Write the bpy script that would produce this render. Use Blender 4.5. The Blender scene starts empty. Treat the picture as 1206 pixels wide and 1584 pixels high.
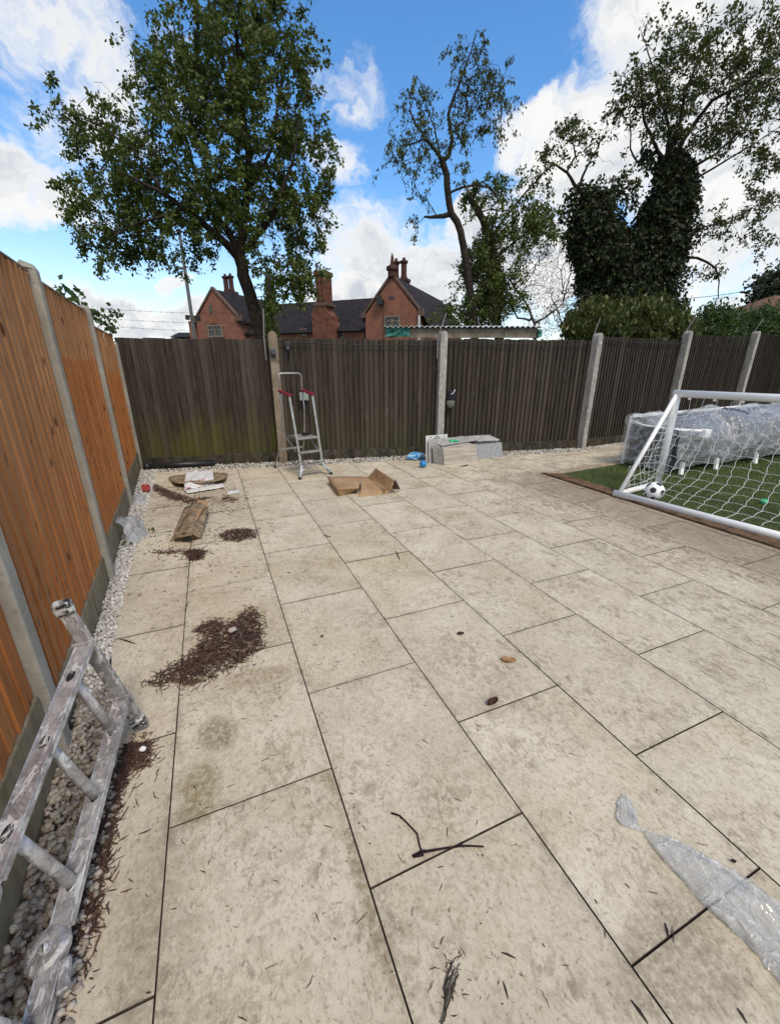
import bpy, bmesh, math, random
import numpy as np
from mathutils import Vector, Matrix, noise as mnoise
from math import sin, cos, pi, radians
random.seed(7); rng = np.random.default_rng(7)

# ------------------------------------------------------------------ camera
FPX, YAW, PITCH, CH = 633.6, 0.402, 0.3411, 1.556
scene = bpy.context.scene
C = scene.collection
cam = bpy.data.cameras.new('camera'); cam_o = bpy.data.objects.new('camera', cam); C.objects.link(cam_o)
cam_o.location = (0, 0, CH); cam_o.rotation_euler = (pi/2 - PITCH, 0, -YAW)
cam.sensor_fit = 'HORIZONTAL'; cam.sensor_width = 36; cam.lens = FPX/1206*36
cam.clip_start = 0.05; cam.clip_end = 2000
scene.camera = cam_o
scene.view_settings.view_transform = 'Standard'; scene.view_settings.look = 'None'
scene.view_settings.gamma = 1; scene.view_settings.use_curve_mapping = False
EXPOSURE = 0.90
scene.view_settings.exposure = EXPOSURE

_F = np.array([cos(PITCH)*sin(YAW), cos(PITCH)*cos(YAW), -sin(PITCH)])
_R = np.array([cos(YAW), -sin(YAW), 0.]); _U = np.cross(_R, _F)
def ray(x, y): return _R*(x-603)/FPX + _U*(792-y)/FPX + _F
ORG = np.array([0, 0, CH]); FH = np.array([sin(YAW), cos(YAW), 0.])
def at(x, y, D):                      # point seen at (x, y) that stands D metres ahead of the camera
    d = ray(x, y); return ORG + d*(D/(d@FH))
def gz(x, y, z=0.):                   # point seen at (x, y) at height z
    d = ray(x, y); return ORG + d*((z-CH)/d[2])

# ------------------------------------------------------------------ node helpers
class NT:
    def __init__(s, nt): s.t = nt
    def n(s, typ, props=None, **inp):
        nd = s.t.nodes.new('ShaderNode'+typ)
        for k, v in (props or {}).items(): setattr(nd, k, v)
        for k, v in inp.items():
            key = k.replace('_', ' ')
            if key.startswith('i') and key[1:].isdigit(): sock = nd.inputs[int(key[1:])]
            else: sock = nd.inputs[key]
            s.set(sock, v)
        return nd
    def set(s, sock, v):
        if isinstance(v, bpy.types.NodeSocket): s.t.links.new(v, sock)
        else:
            if hasattr(sock.default_value, '__len__') and not hasattr(v, '__len__'): v = (v,)*len(sock.default_value)
            if hasattr(v, '__len__') and sock.type == 'RGBA' and len(v) == 3: v = (*v, 1)
            sock.default_value = v
    def math(s, op, a, b=0., c=None, clamp=False):
        nd = s.t.nodes.new('ShaderNodeMath'); nd.operation = op; nd.use_clamp = clamp
        s.set(nd.inputs[0], a); s.set(nd.inputs[1], b)
        if c is not None: s.set(nd.inputs[2], c)
        return nd.outputs[0]
    def vm(s, op, a, b=(0, 0, 0)):
        nd = s.t.nodes.new('ShaderNodeVectorMath'); nd.operation = op
        s.set(nd.inputs[0], a)
        if op == 'SCALE': s.set(nd.inputs['Scale'], b)
        else: s.set(nd.inputs[1], b)
        return nd.outputs['Value'] if op in ('DOT_PRODUCT', 'LENGTH', 'DISTANCE') else nd.outputs[0]
    def mix(s, f, a, b, mode='MIX'):
        nd = s.t.nodes.new('ShaderNodeMix'); nd.data_type = 'RGBA'; nd.blend_type = mode
        s.set(nd.inputs[0], f); s.set(nd.inputs[6], a); s.set(nd.inputs[7], b); return nd.outputs[2]
    def step(s, v, lo, hi, a=0., b=1.):
        nd = s.t.nodes.new('ShaderNodeMapRange'); nd.interpolation_type = 'SMOOTHSTEP'
        for i, x in enumerate((v, lo, hi, a, b)): s.set(nd.inputs[i], x)
        return nd.outputs[0]
    def noise(s, vec, scale=5., detail=4., rough=.5, dist=0.):
        nd = s.n('TexNoise', Scale=scale, Detail=detail, Roughness=rough, Distortion=dist)
        if vec is not None: s.set(nd.inputs['Vector'], vec)
        return nd.outputs[0]
    def voro(s, vec, scale=5., feature='F1', out='Distance', rnd=1.):
        nd = s.n('TexVoronoi', {'feature': feature}, Scale=scale, Randomness=rnd)
        if vec is not None: s.set(nd.inputs['Vector'], vec)
        return nd.outputs[out]
    def obj(s): return s.n('TexCoord').outputs['Object']
    def pos(s): return s.n('NewGeometry').outputs['Position']
    def island(s): return s.n('NewGeometry').outputs['Random Per Island']
    def rnd(s): return s.n('ObjectInfo').outputs['Random']
    def ocol(s): return s.n('ObjectInfo').outputs['Color']
    def sep(s, v): return s.n('SeparateXYZ', Vector=v).outputs
    def comb(s, x, y, z): return s.n('CombineXYZ', X=x, Y=y, Z=z).outputs[0]
    def bump(s, h, strength=.3, dist=.01): return s.n('Bump', Strength=strength, Distance=dist, Height=h).outputs[0]

def material(name, fn):
    m = bpy.data.materials.new(name); m.use_nodes = True
    t = NT(m.node_tree); b = m.node_tree.nodes['Principled BSDF']
    def put(**k):
        for kk, v in k.items(): t.set(b.inputs[kk.replace('_', ' ')], v)
    fn(t, put, b); return m
def simple(name, col, rough=.6, metal=0., var=.25, scale=8., bump=.15):
    def f(t, put, b):
        o = t.obj(); n = t.noise(o, scale, 6, .6)
        c = t.mix(t.step(n, .3, .7), [x*(1-var) for x in col], [min(1, x*(1+var)) for x in col])
        put(Base_Color=c, Roughness=rough, Metallic=metal)
        if rough >= .7: b.inputs['Specular IOR Level'].default_value = .15
        if bump: put(Normal=t.bump(t.noise(o, scale*6, 4), bump, .004))
    return material(name, f)

# ------------------------------------------------------------------ world, clouds and sun
SUN_EL, SUN_AZ = radians(55), radians(172)      # azimuth clockwise from +Y (behind the camera, to the right)
w = bpy.data.worlds.new('World'); scene.world = w; w.use_nodes = True
def build_world():
    t = NT(w.node_tree); bg = w.node_tree.nodes['Background']
    sky = t.n('TexSky', {'sky_type': 'NISHITA', 'sun_disc': False, 'sun_elevation': SUN_EL, 'sun_rotation': SUN_AZ,
                         'air_density': 1.0, 'dust_density': .3, 'ozone_density': 2.0}).outputs[0]
    hs = t.n('HueSaturation', Saturation=1.26, Value=1.24, Color=sky).outputs[0]
    d0 = t.n('TexCoord').outputs['Generated']
    # ragged edges: warp the direction a little
    wn = t.n('TexNoise', Scale=5., Detail=6., Roughness=.6); t.set(wn.inputs['Vector'], d0)
    warp = t.vm('SCALE', t.vm('SUBTRACT', wn.outputs['Color'], (.5, .5, .5)), .22)
    d = t.vm('NORMALIZE', t.vm('ADD', d0, warp))
    blobs = [(60, 150, 150, 150, .62), (40, 290, 110, 60, .9), (150, 30, 70, 50, .5), (30, 40, 60, 60, .7), (545, 112, 52, 32, .34), (538, 190, 28, 16, .30),
             (522, 272, 36, 30, .72), (610, 430, 140, 75, 1.), (740, 310, 50, 34, .7), (1110, 120, 170, 170, 1.),
             (960, 230, 130, 90, .95), (830, 200, 60, 35, .75), (1190, 330, 160, 120, 1.), (1060, 10, 90, 90, .9), (1120, 470, 150, 30, .65),
             (280, 435, 32, 14, .9), (200, 495, 130, 36, .85), (850, 400, 90, 90, 1.), (1180, 440, 60, 25, .8), (940, 100, 22, 14, .5),
             (300, 120, 50, 100, .4)]
    acc = None
    for (x, y, rx, ry, a) in blobs:
        c = ray(x, y); c = c/np.linalg.norm(c)
        r = np.cross(c, (0, 0, 1)); r /= np.linalg.norm(r); u = np.cross(r, c)
        k = 1/np.linalg.norm(ray(x, y)); 
        px = t.math('MULTIPLY', t.vm('DOT_PRODUCT', d, tuple(r)), FPX/rx/k*.75)
        py = t.math('MULTIPLY', t.vm('DOT_PRODUCT', d, tuple(u)), FPX/ry/k*.75)
        q = t.math('SQRT', t.math('ADD', t.math('MULTIPLY', px, px), t.math('MULTIPLY', py, py)))
        v = t.math('MULTIPLY', t.step(q, 1.25, .35), a)
        v = t.math('MULTIPLY', v, t.step(t.vm('DOT_PRODUCT', d, tuple(c)), .2, .5))
        acc = v if acc is None else t.math('MAXIMUM', acc, v)
    # clouds elsewhere in the sky (outside the photograph) as the sky in view implies, extra cover added to cut the blue light
    sz = t.sep(d0)[2]
    front = t.step(t.vm('DOT_PRODUCT', d0, tuple(_F*cos(.2)+_U*.35)), .40, .15)
    n1 = t.noise(d, 2.2, 8, .6)
    acc = t.math('MAXIMUM', acc, t.math('MULTIPLY', front, t.step(n1, .38, .57)))
    fb = t.noise(t.vm('MULTIPLY', d, (1, 1, 1.7)), 6.5, 9, .62)
    fb2 = t.noise(t.vm('MULTIPLY', d, (1, 1, 1.5)), 24, 8, .65)
    dens = t.math('ADD', acc, t.math('MULTIPLY', t.math('SUBTRACT', fb, .5), 1.9))
    dens = t.math('ADD', dens, t.math('MULTIPLY', t.math('SUBTRACT', fb2, .5), .55))
    mask = t.step(dens, .24, .86)
    mask = t.math('MULTIPLY', mask, t.step(sz, -.05, .02))
    # thin veil towards the horizon
    veil = t.step(sz, .33, .02, 0., .42)
    mask = t.math('MAXIMUM', mask, veil)
    sh = t.noise(t.vm('ADD', t.vm('MULTIPLY', d, (1, 1, 2.2)), (3, 1, .4)), 5.5, 7, .58)
    g = t.math('MULTIPLY', t.step(sh, .62, .40), t.step(dens, 1.5, .7, 1., .35))
    g = t.math('MAXIMUM', t.step(sh, .58, .40), t.step(dens, 1.25, .6, 0., 1.))
    ccol = t.mix(g, (3.1, 3.35, 3.75), (5.15, 5.15, 5.1))
    col = t.mix(mask, hs, ccol)
    t.set(bg.inputs[0], col); bg.inputs[1].default_value = .10
build_world()
sun = bpy.data.lights.new('sun', 'SUN'); so = bpy.data.objects.new('sun', sun); C.objects.link(so)
sun.energy = 1.3; sun.angle = radians(17); sun.color = (1, .90, .76)
sd = Vector((sin(SUN_AZ)*cos(SUN_EL), cos(SUN_AZ)*cos(SUN_EL), sin(SUN_EL)))
so.rotation_euler = sd.to_track_quat('Z', 'Y').to_euler(); so.location = (3, -6, 12)

# ------------------------------------------------------------------ mesh helpers
def rotz(a): return Matrix.Rotation(a, 4, 'Z')
class MB:
    def __init__(s): s.v = []; s.f = []; s.mi = []; s.k = 0
    def add(s, vs, fs, mi=0):
        b = len(s.v); s.v += [tuple(x) for x in vs]; s.f += [[b+i for i in f] for f in fs]; s.mi += [mi]*len(fs)
    def box(s, c, size, M=None, mi=0, taper=None):
        hx, hy, hz = size[0]/2, size[1]/2, size[2]/2
        vs = [Vector((x*hx, y*hy, z*hz)) for z in (-1, 1) for y in (-1, 1) for x in (-1, 1)]
        if taper: vs = [Vector((v.x*(taper if v.z > 0 else 1), v.y*(taper if v.z > 0 else 1), v.z)) for v in vs]
        if M is not None: vs = [M @ v for v in vs]
        c = Vector(c); vs = [v+c for v in vs]
        s.add(vs, [[0, 2, 3, 1], [4, 5, 7, 6], [0, 1, 5, 4], [2, 6, 7, 3], [0, 4, 6, 2], [1, 3, 7, 5]], mi)
    def beam(s, a, b, wd, th, up=(0, 0, 1), mi=0):
        a = Vector(a); b = Vector(b); z = (b-a); L = z.length; z.normalize()
        x = Vector(up).cross(z)
        if x.length < 1e-4: x = Vector((1, 0, 0)).cross(z)
        x.normalize(); y = z.cross(x)
        M = Matrix((x, y, z)).transposed()
        s.box((a+b)/2, (wd, th, L), M, mi)
    def tube(s, pts, r, n=8, mi=0, cap=True, flat=1.):
        pts = [Vector(p) for p in pts]; m = len(pts)
        rs = [r]*m if not hasattr(r, '__len__') else list(r)
        b = len(s.v); px = None
        for i, p in enumerate(pts):
            d = (pts[min(i+1, m-1)]-pts[max(i-1, 0)]).normalized()
            if px is None:
                px = d.orthogonal().normalized()
            else:
                px = (px - d*px.dot(d));
                if px.length < 1e-5: px = d.orthogonal()
                px.normalize()
            py = d.cross(px)
            for k in range(n):
                a = 2*pi*k/n; s.v.append(tuple(p+px*cos(a)*rs[i]+py*sin(a)*rs[i]*flat))
        for i in range(m-1):
            for k in range(n):
                k2 = (k+1) % n
                s.f.append([b+i*n+k, b+i*n+k2, b+(i+1)*n+k2, b+(i+1)*n+k]); s.mi.append(mi)
        if cap:
            s.f.append([b+k for k in range(n)][::-1]); s.f.append([b+(m-1)*n+k for k in range(n)]); s.mi += [mi, mi]
    def lathe(s, prof, c=(0, 0, 0), n=16, mi=0, M=None):
        b = len(s.v); c = Vector(c)
        for (r, z) in prof:
            for k in range(n):
                v = Vector((r*cos(2*pi*k/n), r*sin(2*pi*k/n), z))
                if M is not None: v = M @ v
                s.v.append(tuple(v+c))
        for i in range(len(prof)-1):
            for k in range(n):
                k2 = (k+1) % n
                s.f.append([b+i*n+k, b+i*n+k2, b+(i+1)*n+k2, b+(i+1)*n+k]); s.mi.append(mi)
    def prism(s, poly, a0, a1, fn, mi=0):       # poly (2D), extruded between a0 and a1, fn(u, v, a) -> 3D
        n = len(poly)
        vs = [fn(u, v, a0) for u, v in poly]+[fn(u, v, a1) for u, v in poly]
        s.add(vs, [list(range(n))[::-1], [n+i for i in range(n)]]+[[i, (i+1) % n, n+(i+1) % n, n+i] for i in range(n)], mi)
    def mesh(s, name):
        me = bpy.data.meshes.new(name); me.from_pydata(s.v, [], s.f)
        if any(s.mi): me.polygons.foreach_set('material_index', s.mi)
        me.update(); return me
    def build(s, name, mats, parent=None, smooth=False, world=True, bevel=0):
        me = s.mesh(name); o = bpy.data.objects.new(name, me); C.objects.link(o)
        for m in (mats if isinstance(mats, (list, tuple)) else [mats]): me.materials.append(m)
        if parent is not None:
            o.parent = parent
            if world:                       # vertices were given in world space
                me.transform(wm(parent).inverted())
        fixn(me)
        if smooth: me.polygons.foreach_set('use_smooth', [True]*len(me.polygons))
        if bevel:
            b = o.modifiers.new('bevel', 'BEVEL'); b.width = bevel; b.segments = 2; b.limit_method = 'ANGLE'
        return o
def fixn(me):
    bm = bmesh.new(); bm.from_mesh(me); bmesh.ops.recalc_face_normals(bm, faces=bm.faces); bm.to_mesh(me); bm.free()
def wm(o):
    M = Matrix.LocRotScale(o.location, o.rotation_euler, o.scale)
    return wm(o.parent) @ M if o.parent else M
def npmesh(name, V, F, mats, parent=None, smooth=False, world=True):     # V (n,3), F (m,k)
    me = bpy.data.meshes.new(name); V = np.asarray(V, np.float32); F = np.asarray(F, np.int32)
    if parent is not None and world:
        Mi = np.array(wm(parent).inverted()); V = V @ Mi[:3, :3].T + Mi[:3, 3]
    me.vertices.add(len(V)); me.vertices.foreach_set('co', V.astype(np.float32).ravel())
    k = F.shape[1]; me.loops.add(F.size); me.loops.foreach_set('vertex_index', F.ravel())
    me.polygons.add(len(F)); me.polygons.foreach_set('loop_start', np.arange(0, F.size, k, dtype=np.int32))
    me.polygons.foreach_set('loop_total', np.full(len(F), k, np.int32))
    if smooth: me.polygons.foreach_set('use_smooth', np.ones(len(F), bool))
    me.update(calc_edges=True); me.validate()
    for m in (mats if isinstance(mats, (list, tuple)) else [mats]): me.materials.append(m)
    o = bpy.data.objects.new(name, me); C.objects.link(o)
    if parent is not None: o.parent = parent
    return o
def thing(name, label, cat, loc=(0, 0, 0), rz=0., group=None):
    o = bpy.data.objects.new(name, None); C.objects.link(o); o.location = Vector(loc); o.rotation_euler = (0, 0, rz)
    o.empty_display_size = .1
    return tag(o, label, cat, group)
def tag(o, label, cat, group=None):
    o['label'] = label; o['category'] = cat
    if group: o['group'] = group
    return o
def struct(o): o['kind'] = 'structure'; return o
def stuff(o, label=None, cat=None):
    o['kind'] = 'stuff'
    if label: o['label'] = label
    if cat: o['category'] = cat
    return o
def child(name, me, parent, loc, rot=(0, 0, 0), sc=(1, 1, 1), color=None, label=None):
    o = bpy.data.objects.new(name, me); C.objects.link(o); o.parent = parent
    o.location = loc; o.rotation_euler = rot; o.scale = sc
    if color: o.color = color
    if label: o['label'] = label
    return o
def rand_rot(n):                         # n random rotation matrices
    q = rng.normal(size=(n, 4)); q /= np.linalg.norm(q, axis=1)[:, None]
    a, b, c, d = q.T
    return np.stack([1-2*(c*c+d*d), 2*(b*c-a*d), 2*(b*d+a*c), 2*(b*c+a*d), 1-2*(b*b+d*d), 2*(c*d-a*b),
                     2*(b*d-a*c), 2*(c*d+a*b), 1-2*(b*b+c*c)], 1).reshape(n, 3, 3)
def scatter(bv, bf, P, R, S):            # copies of a small mesh: positions, rotations, scales (n,3)
    n = len(P); bv = np.asarray(bv); bf = np.asarray(bf)
    V = np.einsum('nij,nvj->nvi', R, bv[None]*S[:, None, :]) + P[:, None, :]
    F = bf[None]+(np.arange(n)*len(bv))[:, None, None]
    return V.reshape(-1, 3), F.reshape(-1, bf.shape[1])
def ico(sub=1):
    bm = bmesh.new(); bmesh.ops.create_icosphere(bm, subdivisions=sub, radius=1)
    v = np.array([x.co[:] for x in bm.verts]); f = np.array([[a.index for a in x.verts] for x in bm.faces]); bm.free(); return v, f

# ------------------------------------------------------------------ materials
def m_tile(t, put, b):
    o = t.obj(); r = t.rnd(); p = t.pos()
    off = t.comb(t.math('MULTIPLY', r, 91.), t.math('MULTIPLY', r, 37.), t.math('MULTIPLY', r, 13.))
    q = t.vm('ADD', o, off)
    px, py, _ = t.sep(p)
    base = t.mix(t.step(t.noise(q, 2.6, 7, .6), .3, .7), (.56, .485, .355), (.72, .645, .50))
    base = t.mix(t.step(t.noise(t.vm('ADD', q, (7, 3, 1)), 1.3, 3, .5), .45, .75, 0, .35), base, (.50, .40, .22))
    base = t.mix(t.math('MULTIPLY', r, .30), base, (.42, .36, .27))
    rgt = t.step(px, .8, 4.2)                                    # more traffic dirt towards the turf
    edge = t.math('MULTIPLY', t.step(px, 2.9, 4.4), t.step(py, 5.6, 4.3))
    st = t.vm('MULTIPLY', q, (13, 21, 13))
    a = t.noise(t.vm('MULTIPLY', t.n('VectorRotate', {'rotation_type': 'Z_AXIS'}, Vector=q, Angle=.08).outputs[0], (27, 13, 15)), 1.0, 12, .76, .9)
    bl = t.noise(q, 4.2, 5, .55)
    thr = t.math('SUBTRACT', .56, t.math('ADD', t.math('MULTIPLY', rgt, .055), t.math('MULTIPLY', t.math('SUBTRACT', bl, .5), .34)))
    v = t.step(a, thr, t.math('ADD', thr, .085))
    col = t.mix(t.math('MULTIPLY', v, t.math('ADD', .46, t.math('MULTIPLY', rgt, .18))), base, (.165, .13, .085))
    soft = t.step(t.noise(t.vm('ADD', q, (3, 9, 2)), 22, 9, .75, .5), .47, .58)
    col = t.mix(t.math('MULTIPLY', soft, t.step(bl, .35, .65, .12, .42)), col, (.23, .18, .11))
    f = t.noise(q, 75, 6, .7)
    col = t.mix(t.step(f, .56, .66, 0, .55), col, (.13, .10, .065))
    col = t.mix(t.step(f, .40, .28, 0, .45), col, (.68, .63, .53))
    mm_ = t.noise(t.vm('MULTIPLY', q, (1.7, .9, 1)), 40, 9, .82, .6)
    col = t.mix(t.step(mm_, .50, .60, 0, .40), col, (.24, .185, .115)); col = t.mix(t.step(mm_, .47, .38, 0, .3), col, (.66, .59, .46))
    # algae and mud stains with a place of their own
    pn = t.noise(p, 3.1, 6, .62)
    for (x, y, rx, ry, k, c) in [(-.16, 1.60, .13, .16, .75, (.15, .11, .05)), (-.24, 1.36, .13, .24, .75, (.19, .15, .045)), (.245, .80, .04, .4, .7, (.17, .13, .045)), (.24, 1.2, .06, .1, .6, (.20, .16, .05)), (1.0, .3, .3, .2, .5, (.15, .11, .06)), (0.0, 1.9, .3, .12, .5, (.24, .17, .07)),
                              (-.15, 3.0, .5, 1.2, .16, (.40, .30, .11)), (1.1, 2.9, .8, .8, .20, (.42, .31, .12)), (-.33, .95, .17, .6, .35, (.18, .145, .09)), (-.25, 5.4, .75, 1.3, .40, (.26, .18, .105)), (.35, .35, .3, .2, .25, (.19, .14, .08))]:
        dx = t.math('MULTIPLY', t.math('SUBTRACT', px, x), 1/rx); dy = t.math('MULTIPLY', t.math('SUBTRACT', py, y), 1/ry)
        dd = t.math('SQRT', t.math('ADD', t.math('MULTIPLY', dx, dx), t.math('MULTIPLY', dy, dy)))
        mk = t.math('ADD', t.step(dd, 1.2, .2), t.math('MULTIPLY', t.math('SUBTRACT', pn, .5), 1.6))
        mk = t.math('MULTIPLY', t.step(mk, .35, .95), t.step(dd, 1.5, .9))
        mk = t.math('MULTIPLY', mk, t.step(t.noise(p, 42, 6, .75), .30, .62))
        col = t.mix(t.math('MULTIPLY', mk, k), col, c)
    ed = t.step(t.math('ADD', edge, t.math('MULTIPLY', t.math('SUBTRACT', a, .5), 1.9)), .2, 1.0)
    col = t.mix(t.math('MULTIPLY', ed, .62), col, (.185, .125, .08))
    # grime gathered along the joints
    ex = t.math('ABSOLUTE', t.sep(o)[0]); ey = t.math('ABSOLUTE', t.sep(o)[1])
    je = t.math('MAXIMUM', t.step(ex, .255, .299), t.step(ey, .40, .444))
    jm = t.math('MULTIPLY', je, t.step(t.noise(p, 11, 7, .7), .42, .72))
    col = t.mix(t.math('MULTIPLY', jm, .55), col, (.17, .13, .08))
    put(Base_Color=col, Roughness=t.step(f, .3, .7, .62, .85), Normal=t.bump(t.math('ADD', a, t.math('MULTIPLY', f, .5)), .22, .004))
    b.inputs['Specular IOR Level'].default_value = .25
M_TILE = material('porcelain_paving', m_tile)
M_GROUT = simple('dark_joint', (.075, .062, .048), .95, var=.5, scale=20)
def m_stone(t, put, b):
    r = t.island(); o = t.obj()
    c = t.mix(r, (.20, .165, .125), (.50, .44, .36))
    c = t.mix(t.step(t.noise(t.vm('ADD', o, t.comb(t.math('MULTIPLY', r, 9), 0, 0)), 3, 3), .5, .7, 0, .4), c, (.36, .27, .19))
    c = t.mix(t.step(t.noise(o, 90, 5), .5, .75, 0, .5), c, (.17, .14, .11))
    put(Base_Color=c, Roughness=.8, Normal=t.bump(t.noise(o, 160, 4), .3, .003))
M_STONE = material('limestone_gravel', m_stone)
def m_stone2(t, put, b):
    r = t.island(); c = t.mix(r, (.34, .30, .25), (.78, .74, .67)); c = t.mix(t.step(t.noise(t.pos(), 4, 5, .6), .5, .7, 0, .35), c, (.25, .19, .13)); put(Base_Color=c, Roughness=.85)
M_STONE2 = material('fine_white_gravel', m_stone2)
M_SOIL = simple('dark_soil', (.10, .08, .06), .95, var=.5, scale=18, bump=.6)
def m_bark(t, put, b):
    r = t.island(); c = t.mix(t.math('POWER', r, 1.5), (.035, .017, .012), (.19, .098, .062))
    put(Base_Color=c, Roughness=.85)
M_BARK = material('dry_bark_shreds', m_bark)
def m_board(t, put, b):
    o = t.obj(); r = t.rnd(); oc = t.ocol(); h = t.sep(oc)[0]
    q = t.vm('ADD', o, t.comb(t.math('MULTIPLY', r, 17), t.math('MULTIPLY', r, 5), t.math('MULTIPLY', r, 31)))
    x, y, z = t.sep(o)
    gr = t.noise(t.vm('MULTIPLY', q, (17, 17, 1.0)), 1.2, 7, .55, 1.4)
    gf = t.noise(t.vm('MULTIPLY', q, (90, 90, 2)), 1.2, 4, .6)
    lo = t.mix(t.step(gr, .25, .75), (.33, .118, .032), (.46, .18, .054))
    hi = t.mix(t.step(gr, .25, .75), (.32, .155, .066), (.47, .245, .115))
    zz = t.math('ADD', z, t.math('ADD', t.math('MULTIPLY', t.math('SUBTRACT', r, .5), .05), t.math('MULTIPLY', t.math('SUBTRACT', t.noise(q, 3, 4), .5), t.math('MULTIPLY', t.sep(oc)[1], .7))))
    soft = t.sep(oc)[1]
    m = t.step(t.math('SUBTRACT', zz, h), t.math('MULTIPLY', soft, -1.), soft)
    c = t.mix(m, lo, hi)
    c = t.mix(t.step(r, .3, 1., 0, .28), c, (.22, .095, .035)); c = t.mix(t.step(r, .35, 0., 0, .28), c, (.55, .29, .12))
    # knots
    kv = t.voro(t.vm('MULTIPLY', q, (11, 11, 3.4)), 1.3)
    c = t.mix(t.step(kv, .20, .08, 0, .9), c, (.06, .022, .010))
    c = t.mix(t.math('MULTIPLY', t.step(t.noise(t.vm('MULTIPLY', q, (20, 20, 4)), 1.3, 5), .58, .72), .55), c, (.12, .045, .018))
    c = t.mix(t.step(gf, .52, .72, 0, .45), c, (.13, .048, .018))
    put(Base_Color=c, Roughness=.72, Normal=t.bump(t.math('ADD', gr, gf), .35, .004)); b.inputs['Specular IOR Level'].default_value = .3
M_BOARD = material('orange_stained_softwood', m_board)
def m_dark(t, put, b):
    o = t.obj(); r = t.rnd(); oc = t.sep(t.ocol()); p = t.pos()
    q = t.vm('ADD', o, t.comb(t.math('MULTIPLY', r, 17), t.math('MULTIPLY', r, 5), t.math('MULTIPLY', r, 31)))
    x, y, z = t.sep(o)
    gr = t.noise(t.vm('MULTIPLY', q, (60, 60, 1.6)), 1.4, 8, .7, .6)
    c = t.mix(t.step(gr, .32, .70), (.018, .014, .011), (.078, .061, .048))
    c = t.mix(t.math('MULTIPLY', t.step(r, .55, 1.), .38), c, (.12, .10, .080))
    pale = t.noise(t.vm('MULTIPLY', p, (1.6, 1.6, .9)), 1.9, 6, .65)
    c = t.mix(t.math('MULTIPLY', t.step(pale, .56, .74), t.step(gr, .45, .75)), c, (.20, .19, .155))
    # algae: amount comes from the panel, strongest low down
    al = t.math('ADD', t.step(z, 1.35, .05), t.math('MULTIPLY', t.math('SUBTRACT', t.noise(t.vm('MULTIPLY', p, (3, 3, .8)), 1.8, 5, .6), .5), 2.0))
    al = t.math('MULTIPLY', t.step(al, .35, 1.25), oc[0])
    c = t.mix(al, c, (.085, .088, .018))
    put(Base_Color=c, Roughness=.9, Normal=t.bump(gr, .5, .004)); b.inputs['Specular IOR Level'].default_value = .2
M_DARK = material('weathered_dark_timber', m_dark)
def mk_conc(name, c1, c2, lich, moss=0.):
    def f(t, put, b):
        o = t.obj(); r = t.rnd(); q = t.vm('ADD', o, t.comb(t.math('MULTIPLY', r, 30), 0, 0))
        c = t.mix(t.step(t.noise(t.vm('MULTIPLY', q, (1, 1, .35)), 9, 7, .65), .3, .7), c1, c2)
        sp = t.noise(q, 55, 6, .7)
        c = t.mix(t.step(sp, .56, .68, 0, .6), c, tuple(x*.4 for x in c1))
        c = t.mix(t.math('MULTIPLY', t.step(t.noise(q, 14, 8, .75), .52, .66), lich), c, (.66, .65, .61))
        if moss: c = t.mix(t.math('MULTIPLY', t.step(t.noise(t.pos(), 3, 6, .7), .45, .65), moss), c, (.07, .075, .022))
        put(Base_Color=c, Roughness=.9, Normal=t.bump(sp, .45, .004)); b.inputs['Specular IOR Level'].default_value = .2
    return material(name, f)
M_CONC = mk_conc('pale_concrete', (.27, .25, .21), (.40, .375, .32), .15)
M_CONC_BR = mk_conc('brown_pebbly_concrete', (.19, .145, .10), (.32, .26, .195), .18, .25)
M_CONC_LI = mk_conc('lichened_concrete', (.26, .235, .21), (.40, .38, .34), .75)
M_GBOARD = mk_conc('gravel_board_concrete', (.16, .135, .085), (.28, .24, .165), 0, .35)
M_GB_DK = mk_conc('dirty_base_board', (.022, .018, .013), (.085, .07, .052), .10, .5)
M_WHITE = simple('white_painted_metal', (.86, .85, .82), .55, var=.04, scale=5, bump=.02)
M_NET = simple('white_net_cord', (.72, .72, .70), .8, var=.1)
M_ALU = simple('dull_aluminium', (.42, .42, .40), .38, .75, .2, 12, .1)
def m_ladder(t, put, b):
    o = t.obj(); n = t.noise(o, 9, 8, .72, .8); s = t.noise(t.vm('MULTIPLY', o, (1.6, .8, .8)), 14, 9, .78, 1.2)
    paint = t.step(s, .49, .58, 0, .85)
    c = t.mix(t.step(n, .35, .65), (.26, .24, .24), (.56, .55, .55))
    c = t.mix(paint, c, (.66, .66, .64))
    c = t.mix(t.step(t.noise(o, 60, 5, .7), .56, .70, 0, .65), c, (.10, .085, .08))
    c = t.mix(t.math('MULTIPLY', t.step(t.noise(t.vm('ADD', o, (5, 2, 1)), 9, 5), .66, .74), .6), c, (.36, .16, .13))
    put(Base_Color=c, Roughness=.45, Metallic=t.math('MULTIPLY', t.math('SUBTRACT', 1., paint), .45), Normal=t.bump(s, .4, .004))
M_LADDER = material('paint_splashed_aluminium', m_ladder)
def m_foot(t, put, b):
    o = t.obj(); c = t.mix(t.step(t.noise(o, 14, 6, .7, 1.5), .47, .58), (.018, .018, .02), (.60, .60, .58)); put(Base_Color=c, Roughness=.4)
M_FOOT = material('paint_splashed_black_rubber', m_foot)
M_RED = simple('red_plastic', (.20, .010, .022), .4, var=.1)
M_BLACK = simple('black_plastic', (.018, .018, .02), .45, var=.2)
M_CABLE = simple('black_cable', (.014, .013, .012), .6, var=.2)
M_GREYBOX = simple('grey_green_plastic', (.25, .28, .25), .5, var=.08)
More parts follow.
